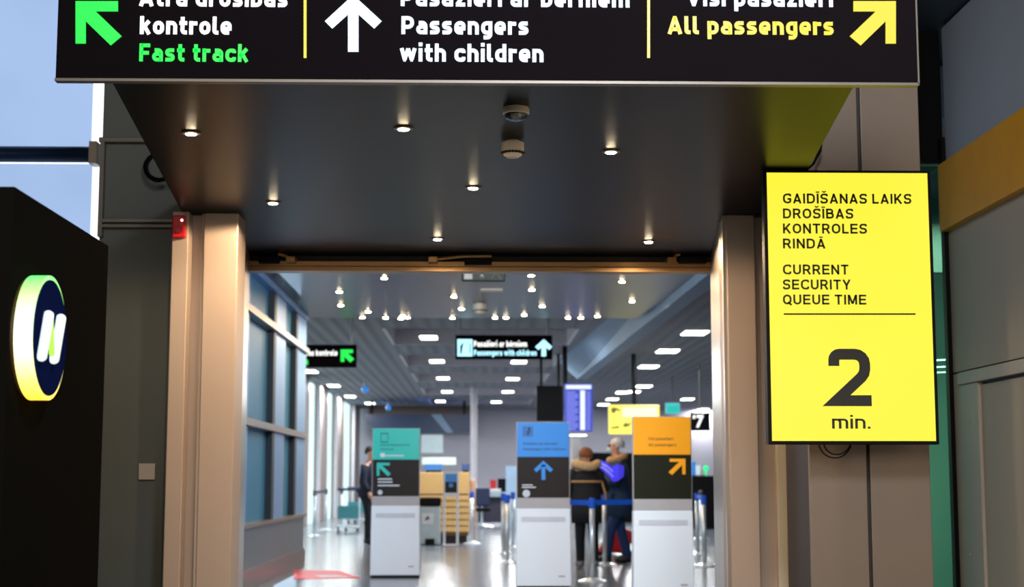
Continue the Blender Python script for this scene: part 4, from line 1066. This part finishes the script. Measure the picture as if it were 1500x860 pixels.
mb.plate([(x0 + W * .2, zz(.078)), (x0 + W * .225, zz(.078)), (x0 + W * .27, zz(.045)), (x0 + W * .23, zz(.042)), (x0 + W * .18, zz(.06))], Zt - .006, Zt - .002); mb.build('icon_figure', M['print_blue'], o)
# kiosk 3 amber
Y3 = kY(927, 1012)
o, x0, x1, zz, W, Zt = kiosk(927, 1012, 611, 'kiosk with an amber panel and amber diagonal arrow beside the steel reveal', M['amber'], M['panelolive'], M['print_brown'],
      [('Visi pasažieri', .26, .69, .128, .026), ('All passengers', .26, .74, .162, .026)], (981, 672, 23, 'ur'), M['amber'], 0, Y3)

# ---- barrier posts and belts
def post(u, v, H_px_top=None, label='', group='chrome barrier posts'):
    p = atz(u, v, 0.0)
    o = root('barrier_post', (p.x, p.y, 0), label, 'barrier post', group)
    MB().lathe((p.x, p.y, 0), [(.17, 0), (.17, .012), (.12, .028), (.035, .05)], 28).build('base', M['chrome'], o)
    MB().lathe((p.x, p.y, 0), [(.032, .03), (.032, .90)], 18).build('pole', M['chrome'], o, smooth=True)
    MB().lathe((p.x, p.y, 0), [(.036, .86), (.04, .88), (.04, .97), (.03, .985)], 18).build('belt_head', M['belt'] if v > 790 else M['rail'], o)
    return o, p
posts = [(868, 852, 'chrome barrier post holding the blue belt, just beside the blue kiosk'),
         (886, 828, 'chrome barrier post between the two standing passengers'),
         (897, 800, 'chrome barrier post in front of the red suitcase'),
         (743, 825, 'chrome barrier post beside the blue kiosk, front one of a pair'),
         (737, 812, 'chrome barrier post behind its twin beside the blue kiosk'),
         (751, 803, 'chrome barrier post half hidden behind the blue kiosk'),
         (691, 797, 'single chrome barrier post at the end of the wooden counter'),
         (460, 786, 'chrome barrier post holding the navy belt beside the window wall'),
         (477, 777, 'chrome barrier post in front of the first brown column'),
         (1022, 812, 'chrome barrier post past the amber kiosk'),
         (1032, 830, 'chrome barrier post touching the steel reveal'),
         (1027, 790, 'chrome barrier post far behind the amber kiosk'),
         (500, 776, 'chrome barrier post beside the silver trolleys')]
PP = {}
for u, v, lb in posts: PP[(u, v)] = post(u, v, None, lb)[1]
def belt(a, b_, label, m=None, z=.93, g=None):
    A, Bp = Vector(a), Vector(b_)
    d = (Bp - A).normalized(); A = A + d * .042; Bp = Bp - d * .042; nrm = Vector((-d.y, d.x, 0)) * .003
    mb = MB().hexa([tuple(A - nrm + Vector((0, 0, z - .03))), tuple(Bp - nrm + Vector((0, 0, z - .03))), tuple(Bp + nrm + Vector((0, 0, z - .03))), tuple(A + nrm + Vector((0, 0, z - .03)))],
                   [tuple(A - nrm + Vector((0, 0, z + .03))), tuple(Bp - nrm + Vector((0, 0, z + .03))), tuple(Bp + nrm + Vector((0, 0, z + .03))), tuple(A + nrm + Vector((0, 0, z + .03)))])
    o = mb.build('barrier_belt', m or M['belt'], None, label=label, category='belt')
    return o
pA = PP[(868, 852)]
belt((pA.x - .55, pA.y + .4, 0), pA, 'short blue belt between the blue kiosk and its chrome post')
o = belt(pA, (pA.x + .62, pA.y + .6, 0), 'long blue belt running from the chrome post to the amber kiosk')
belt(PP[(743, 825)], PP[(751, 803)], 'blue belt at the edge of the blue kiosk')
belt(PP[(460, 786)], PP[(477, 777)], 'navy belt beside the window wall', M['beltdark'])
belt(PP[(1032, 830)], PP[(1022, 812)], 'blue belt past the amber kiosk')
belt(PP[(1022, 812)], PP[(1027, 790)], 'blue belt far behind the amber kiosk')

# ---- red floor sign
q = [atz(u, v, .004) for u, v in ((430, 848), (528, 846.5), (497, 836), (430, 835))]
mb = MB().prism([(p.x, p.y) for p in q], 0, .006)
fs = mb.build('floor_sticker', M['redmat'], None, label='red floor sign with white lettering beside the window wall', category='floor sign')
q = [atz(u, v, .008) for u, v in ((468, 845.3), (512, 845.3), (492, 842.5), (462, 842.5))]
MB().prism([(p.x, p.y) for p in q], .006, .008).build('lettering_band', M['print_white'], fs) if False else None
mb = MB().prism([(p.x - fs.location.x, p.y - fs.location.y) for p in q], .006, .009)
me = bpy.data.meshes.new('lettering_band'); me.from_pydata(mb.v, [], mb.f); me.materials.append(M['print_white'])
lo = bpy.data.objects.new('lettering_band', me); COL.objects.link(lo); lo.parent = fs

# ---- luggage trolleys by the glass front
def trolley(u, v, label):
    p = atz(u, v, 0)
    o = root('luggage_trolley', (p.x, p.y, 0), label, 'trolley', 'silver luggage trolleys')
    x, y = p.x, p.y
    MB().tube([(x - .25, y - .3, .12), (x - .25, y + .35, .12), (x - .25, y + .45, .95)], .018).build('side_frame', M['chrome'], o)
    MB().tube([(x + .25, y - .3, .12), (x + .25, y + .35, .12), (x + .25, y + .45, .95)], .018).build('side_frame', M['chrome'], o)
    MB().tube([(x - .27, y + .45, .98), (x + .27, y + .45, .98)], .03).build('handle', M['beltdark'], o)
    B(x - .24, x + .24, y - .3, y + .35, .13, .15).build('deck', M['binbody'], o)
    B(x - .24, x + .24, y + .34, y + .37, .3, .6).build('back_panel', mat('trolley_teal', rgb(60, 130, 140), .4), o)
    for dx, dy in ((-.22, .3), (.22, .3), (0, -.28)):
        MB().lathe((x + dx - .02, y + dy, .06), [(.058, 0), (.058, .04)], 14, 'x').build('wheel', M['black'], o)
trolley(508, 780, 'silver luggage trolley standing before the glass front')
trolley(521, 768, 'silver luggage trolley behind the first one at the glass front')

# ---- red suitcase
p = atz(902, 815, 0)
sc = root('suitcase', (p.x, p.y + .3, 0), 'red suitcase tilted behind the man in the navy coat', 'suitcase')
sy = p.y + .3
pts = [at(u, v, sy) for u, v in ((876, 812), (880, 800), (903, 768), (926, 778), (930, 790), (915, 816), (880, 817))]
MB().plate([(q.x, max(.04, q.z)) for q in pts], sy, sy + .3).build('shell', M['luggage'], sc, bev=.03)
a = at(905, 768, sy); b_ = at(914, 742, sy)
MB().tube([(a.x, sy + .1, a.z), (b_.x, sy + .1, b_.z)], .01).build('pull_handle', M['chrome'], sc)
MB().tube([(a.x, sy + .2, a.z), (b_.x, sy + .2, b_.z)], .01).build('pull_handle', M['chrome'], sc)
for u in (880, 914): MB().lathe((at(u, 815, sy).x, sy + .05, .04), [(.04, 0), (.04, .03)], 12, 'y').build('wheel', M['black'], sc)

# ---- people
def P3(u, v, Y, dy=0):      # world point of a pixel in the figure's plane
    return at(u, v, Y)
def fig(name, label, Y, u, vfoot):
    p = at(u, vfoot, Y)
    return root(name, (p.x, Y, 0), label, 'person')
def skin_local(name, js, es, m, parent, sub=2):
    r = parent
    while r.parent is not None: r = r.parent
    L = Vector(r.location)
    return skinned(name, [(j[0] - L.x, j[1] - L.y, j[2] - L.z, j[3]) for j in js], es, m, parent, sub)
def hand(js, es, wrist_idx, wrist, direction, sz=1.0):
    """five short unequal finger chains growing from the palm"""
    d = Vector(direction).normalized(); side = d.cross(Vector((0, 1, 0.2))).normalized()
    palm = Vector(wrist) + d * .06 * sz
    js.append((*palm, .03 * sz)); pi = len(js) - 1; es.append((wrist_idx, pi))
    for k, L in enumerate((.065, .075, .07, .055)):
        b0 = palm + side * (k - 1.5) * .02 * sz + d * .02; b1 = b0 + d * L * .6 + Vector((0, .01, -.01)); b2 = b1 + d * L * .4 + Vector((0, .02, -.015))
        js.append((*b0, .010)); a_ = len(js) - 1; js.append((*b1, .009)); js.append((*b2, .008)); es += [(pi, a_), (a_, a_ + 1), (a_ + 1, a_ + 2)]
    t0 = palm - d * .02 - side * .035; t1 = t0 - side * .02 + d * .03
    js.append((*t0, .011)); a_ = len(js) - 1; js.append((*t1, .009)); es += [(pi, a_), (a_, a_ + 1)]

def person(name_label, Y, u, vfoot, H, face, pose, parts):
    """H height; face: yaw of facing dir (0 = +Y away from camera, pi = towards). pose: dict of offsets. Built in a local frame then turned."""
    p = atz(u, vfoot, 0); p = Vector((at(u, vfoot, Y).x, Y, 0))
    o = root('person', tuple(p), name_label, 'person')
    k = H / 1.75
    R = Matrix.Rotation(face, 3, 'Z')
    def W(x, y, z): return tuple(R @ Vector((x * k, y * k, 0)) + Vector((p.x, p.y, z * k)))
    def J(x, y, z, r): return (*W(x, y, z), (r[0] * k, r[1] * k) if isinstance(r, tuple) else r * k)
    lf, rf = pose['feet']        # (dx, dy) of each foot
    ln = pose.get('lean', 0)
    # body (y = facing direction)
    js = [J(0, 0, .95, .13), J(0, ln * .3, 1.12, .125), J(0, ln * .7, 1.32, .145), J(0, ln, 1.44, .09), J(0, ln + .01, 1.52, .052), J(0, ln + .03, 1.60, .075), J(0, ln + .02, 1.68, .088), J(0, ln + .0, 1.735, .05)]
    es = [(0, 1), (1, 2), (2, 3), (3, 4), (4, 5), (5, 6), (6, 7)]
    legs = []
    for s_, (fx, fy) in ((-1, lf), (1, rf)):
        i = len(js)
        kn = ((s_ * .09 + fx) / 2, fy * .5 + .04, .50)
        js += [J(s_ * .095, 0, .88, .085), J(*kn, .06), J(fx, fy, .10, .042), J(fx, fy + .13, .04, .035)]
        es += [(0, i), (i, i + 1), (i + 1, i + 2), (i + 2, i + 3)]
        legs.append(((s_ * .095, 0, .88), kn, (fx, fy, .10)))
    arms = []
    for s_, (el, wr) in ((-1, pose['larm']), (1, pose['rarm'])):
        i = len(js)
        js += [J(s_ * .17, ln, 1.40, .062), J(*el, .045), J(*wr, .03)]
        es += [(3, i), (i, i + 1), (i + 1, i + 2)]
        dirv = Vector(W(*wr)) - Vector(W(*el))
        hand(js, es, i + 2, W(*wr), dirv, k)
        arms.append(((s_ * .17, ln, 1.40), el, wr))
    skin_local('body', js, es, M['skin'], o)
    # trousers
    tj = [J(0, 0, .95, .15)]; te = []
    for (a, b_, c_) in legs:
        i = len(tj); tj += [J(*a, .105), J(*b_, .082), J(c_[0], c_[1], .055, .066)]; te += [(0, i), (i, i + 1), (i + 1, i + 2)]
    skin_local('trousers', tj, te, parts['trousers'], o)
    for (a, b_, c_) in legs:
        ring = []
        A = Vector(W(c_[0], c_[1] - .06, .0)); Bq = Vector(W(c_[0], c_[1] + .2, .0))
        MB().tube([tuple(A + Vector((0, 0, .055))), tuple(A.lerp(Bq, .3) + Vector((0, 0, .065))), tuple(A.lerp(Bq, .75) + Vector((0, 0, .05))), tuple(Bq + Vector((0, 0, .04)))], [.045, .062, .05, .032], 12).build('shoe', parts['shoe'], o, smooth=True)
    # coat
    hem = parts['hem']
    rings = []
    for z, rx, ry in ((hem, .205, .165), (hem, .232, .19), (.88, .236, .195), (1.05, .222, .18), (1.2, .222, .175), (1.33, .222, .165), (1.40, .195, .14), (1.45, .13, .105), (1.49, .082, .082), (1.52, .075, .078)):
        yo = ln * max(0, min(1, (z - .9) / .5)); rg = []
        for q in range(24):
            a = 2 * PI * q / 24; fold = 1 + .018 * math.sin(5 * a + z * 7)
            rg.append(W(rx * fold * math.cos(a), yo + ry * fold * math.sin(a), z))
        rings.append(rg)
    MB().loft(rings).build('coat', parts['coat'], o, smooth=True)
    for (a, b_, c_) in arms:
        cf = [b_[q] * .1 + c_[q] * .9 for q in range(3)]
        pts_ = [W(a[0] * .75, a[1], a[2] - .03), W(*a), W(*[(a[q] + b_[q]) / 2 for q in range(3)]), W(*b_), W(*[(b_[q] + cf[q]) / 2 for q in range(3)]), W(*cf)]
        MB().tube(pts_, [.07 * k, .088 * k, .08 * k, .074 * k, .066 * k, .056 * k], 14).build('sleeve', parts['coat'], o, smooth=True)
    # hair: cap over crown and back of the head
    mb = MB(); c0_ = W(0, ln - .005, 1.675)
    rings = []
    for j in range(8):
        t_ = PI * .60 * (1 - j / 7.0)
        rr = .108 * k * max(.02, math.sin(t_)); zz_ = .115 * k * math.cos(t_)
        ring = []
        for i in range(18):
            a = 2 * PI * i / 18; x, y = math.cos(a), math.sin(a)
            cut = 1.0 if y < .35 else .86
            v_ = R @ Vector((x * rr, (y * rr) * cut - .012 * k, 0)); lift = max(0, y) * .05 * k * (1 if j < 3 else 0)
            ring.append((c0_[0] + v_.x, c0_[1] + v_.y, c0_[2] + zz_ + lift))
        rings.append(ring)
    mb.loft(rings).build('hair', parts['hair'], o, smooth=True)
    # face: nose, ears, eyes, mouth
    f_ = lambda x, y, z: W(x, ln + y, z)
    nb = MB(); nb.ball(f_(0, .118, 1.63), .014 * k, 8, 6); nb.tube([f_(0, .1, 1.665), f_(0, .122, 1.632)], [.007, .013], 8); nb.build('nose', M['skin'], o, smooth=True)
    for s_ in (-1, 1):
        MB().ball(f_(s_ * .092, .01, 1.65), (.012, .02, .03), 10, 8).build('ear', M['skin'], o, smooth=True)
        MB().ball(f_(s_ * .032, .098, 1.668), .010, 8, 6).build('eye', M['black'], o, smooth=True)
    MB().tube([f_(-.025, .1, 1.592), f_(0, .106, 1.59), f_(.025, .1, 1.592)], .006, 6).build('mouth', mat('lips', rgb(176, 104, 96), .5), o)
    return o, W, k, ln

# woman in the fur-hooded coat, back to the camera
Yp = 21.3
o, W, k, ln = person('person seen from behind in a black coat with cream fur hood and tan band', Yp, 860, 828, 1.62, 0.15,
    dict(feet=((-.10, 0), (.11, -.05)), lean=.05, larm=((-.29, .06, 1.14), (-.22, .24, 1.05)), rarm=((.30, .10, 1.16), (.22, .32, 1.14))),
    dict(trousers=M['trousers'], shoe=M['shoegrey'], coat=M['coat'], hair=M['hairbrown'], hem=.66))
pts = []
for i in range(25):
    a = 2 * PI * i / 24
    pts.append(W(.17 * math.cos(a), ln - .03 + .14 * math.sin(a), 1.49 + .04 * math.cos(2 * a) - .04 * math.sin(a)))
MB().tube(pts, .065 * k, 10).build('fur_hood', M['fur'], o, smooth=True)
pts = [W(.235 * math.cos(a), ln * .6 + .19 * math.sin(a), 1.27) for a in [2 * PI * i / 24 for i in range(25)]]
MB().tube(pts, .018, 6).build('tan_band', M['tan'], o)
for s_ in (1,):
    MB().tube([W(.22, ln - .1, 1.27), W(.26, -.1, 1.1), W(.27, -.08, 1.0)], .016, 6).build('strap', M['tan'], o)

# man in a navy coat walking, facing the window side
Yq = 22.5
o, W, k, ln = person('grey-haired person in a navy coat and jeans wearing glasses and a face mask', Yq, 907, 823, 1.78, PI / 2 + .15,
    dict(feet=((-.08, .20), (.08, -.16)), lean=.03, larm=((-.22, .10, 1.13), (-.12, .36, 1.16)), rarm=((.22, .10, 1.13), (.12, .36, 1.20))),
    dict(trousers=M['jeans'], shoe=M['shoe'], coat=M['coatnavy'], hair=M['hairgrey'], hem=.66))
MB().ball(W(0, ln + .095, 1.60), (.045, .05, .045), 12, 8).build('face_mask', M['mask'], o, smooth=True)
for s_ in (-1, 1):
    c_ = W(s_ * .034, ln + .112, 1.668)
    MB().tube([(c_[0] + 0, c_[1] + .022 * math.cos(a), c_[2] + .02 * math.sin(a)) for a in [2 * PI * i / 12 for i in range(13)]], .003, 5).build('glasses_rim', M['black'], o)
    MB().tube([W(s_ * .055, ln + .1, 1.672), W(s_ * .098, ln, 1.672)], .003, 5).build('glasses_arm', M['black'], o)
pts = [W(.13 * math.cos(a), ln - .01 + .11 * math.sin(a), 1.485 - .03 * math.sin(a)) for a in [2 * PI * i / 20 for i in range(21)]]
MB().tube(pts, .05, 10).build('fur_collar', M['tan'], o, smooth=True)

# violet folded sheet held between them
ysh = 21.62
mb = MB(); top = [at(u, v, ysh) for u, v in ((873, 677), (880, 674), (888, 677), (897, 684), (905, 680), (915, 683))]
bot = [at(u, v, ysh) for u, v in ((875, 690), (884, 690), (892, 698), (899, 706), (906, 704), (914, 698))]
for i in range(5):
    dy = [.0, .05, .0, .06, .0, .05]
    mb.hexa([(bot[i].x, ysh + dy[i], bot[i].z), (bot[i + 1].x, ysh + dy[i + 1], bot[i + 1].z), (bot[i + 1].x, ysh + dy[i + 1] + .008, bot[i + 1].z), (bot[i].x, ysh + dy[i] + .008, bot[i].z)],
            [(top[i].x, ysh + dy[i], top[i].z), (top[i + 1].x, ysh + dy[i + 1], top[i + 1].z), (top[i + 1].x, ysh + dy[i + 1] + .008, top[i + 1].z), (top[i].x, ysh + dy[i] + .008, top[i].z)])
sh = mb.build('folded_sheet', M['violet'], None, label='violet and white striped folded sheet held between the two passengers', category='paper')
for f0 in (.3, .65):
    mb = MB()
    for i in range(3):
        A = top[i].lerp(bot[i], f0); C_ = top[i + 1].lerp(bot[i + 1], f0); dy = [.0, .05, .0, .06]
        mb.tube([(A.x - sh.location.x, dy[i] - .006 + ysh - sh.location.y, A.z - sh.location.z), (C_.x - sh.location.x, dy[i + 1] - .006 + ysh - sh.location.y, C_.z - sh.location.z)], .012, 6)
    me = bpy.data.meshes.new('stripe'); me.from_pydata(mb.v, [], mb.f); me.materials.append(M['violetlight'])
    lo = bpy.data.objects.new('stripe', me); COL.objects.link(lo); lo.parent = sh

# person in dark clothes behind the teal kiosk
person('person in dark navy clothes half hidden behind the teal kiosk', 29.3, 541, 793, 1.80, PI * 1.3,
    dict(feet=((-.08, 0), (.10, .04)), lean=.02, larm=((-.24, .04, 1.12), (-.2, .16, .92)), rarm=((.24, .04, 1.12), (.2, .16, .92))),
    dict(trousers=M['trousers'], shoe=M['shoe'], coat=mat('coat_dark_blue', rgb(12, 22, 48), .8), hair=mat('hair_dark', rgb(32, 24, 22), .7), hem=.85))
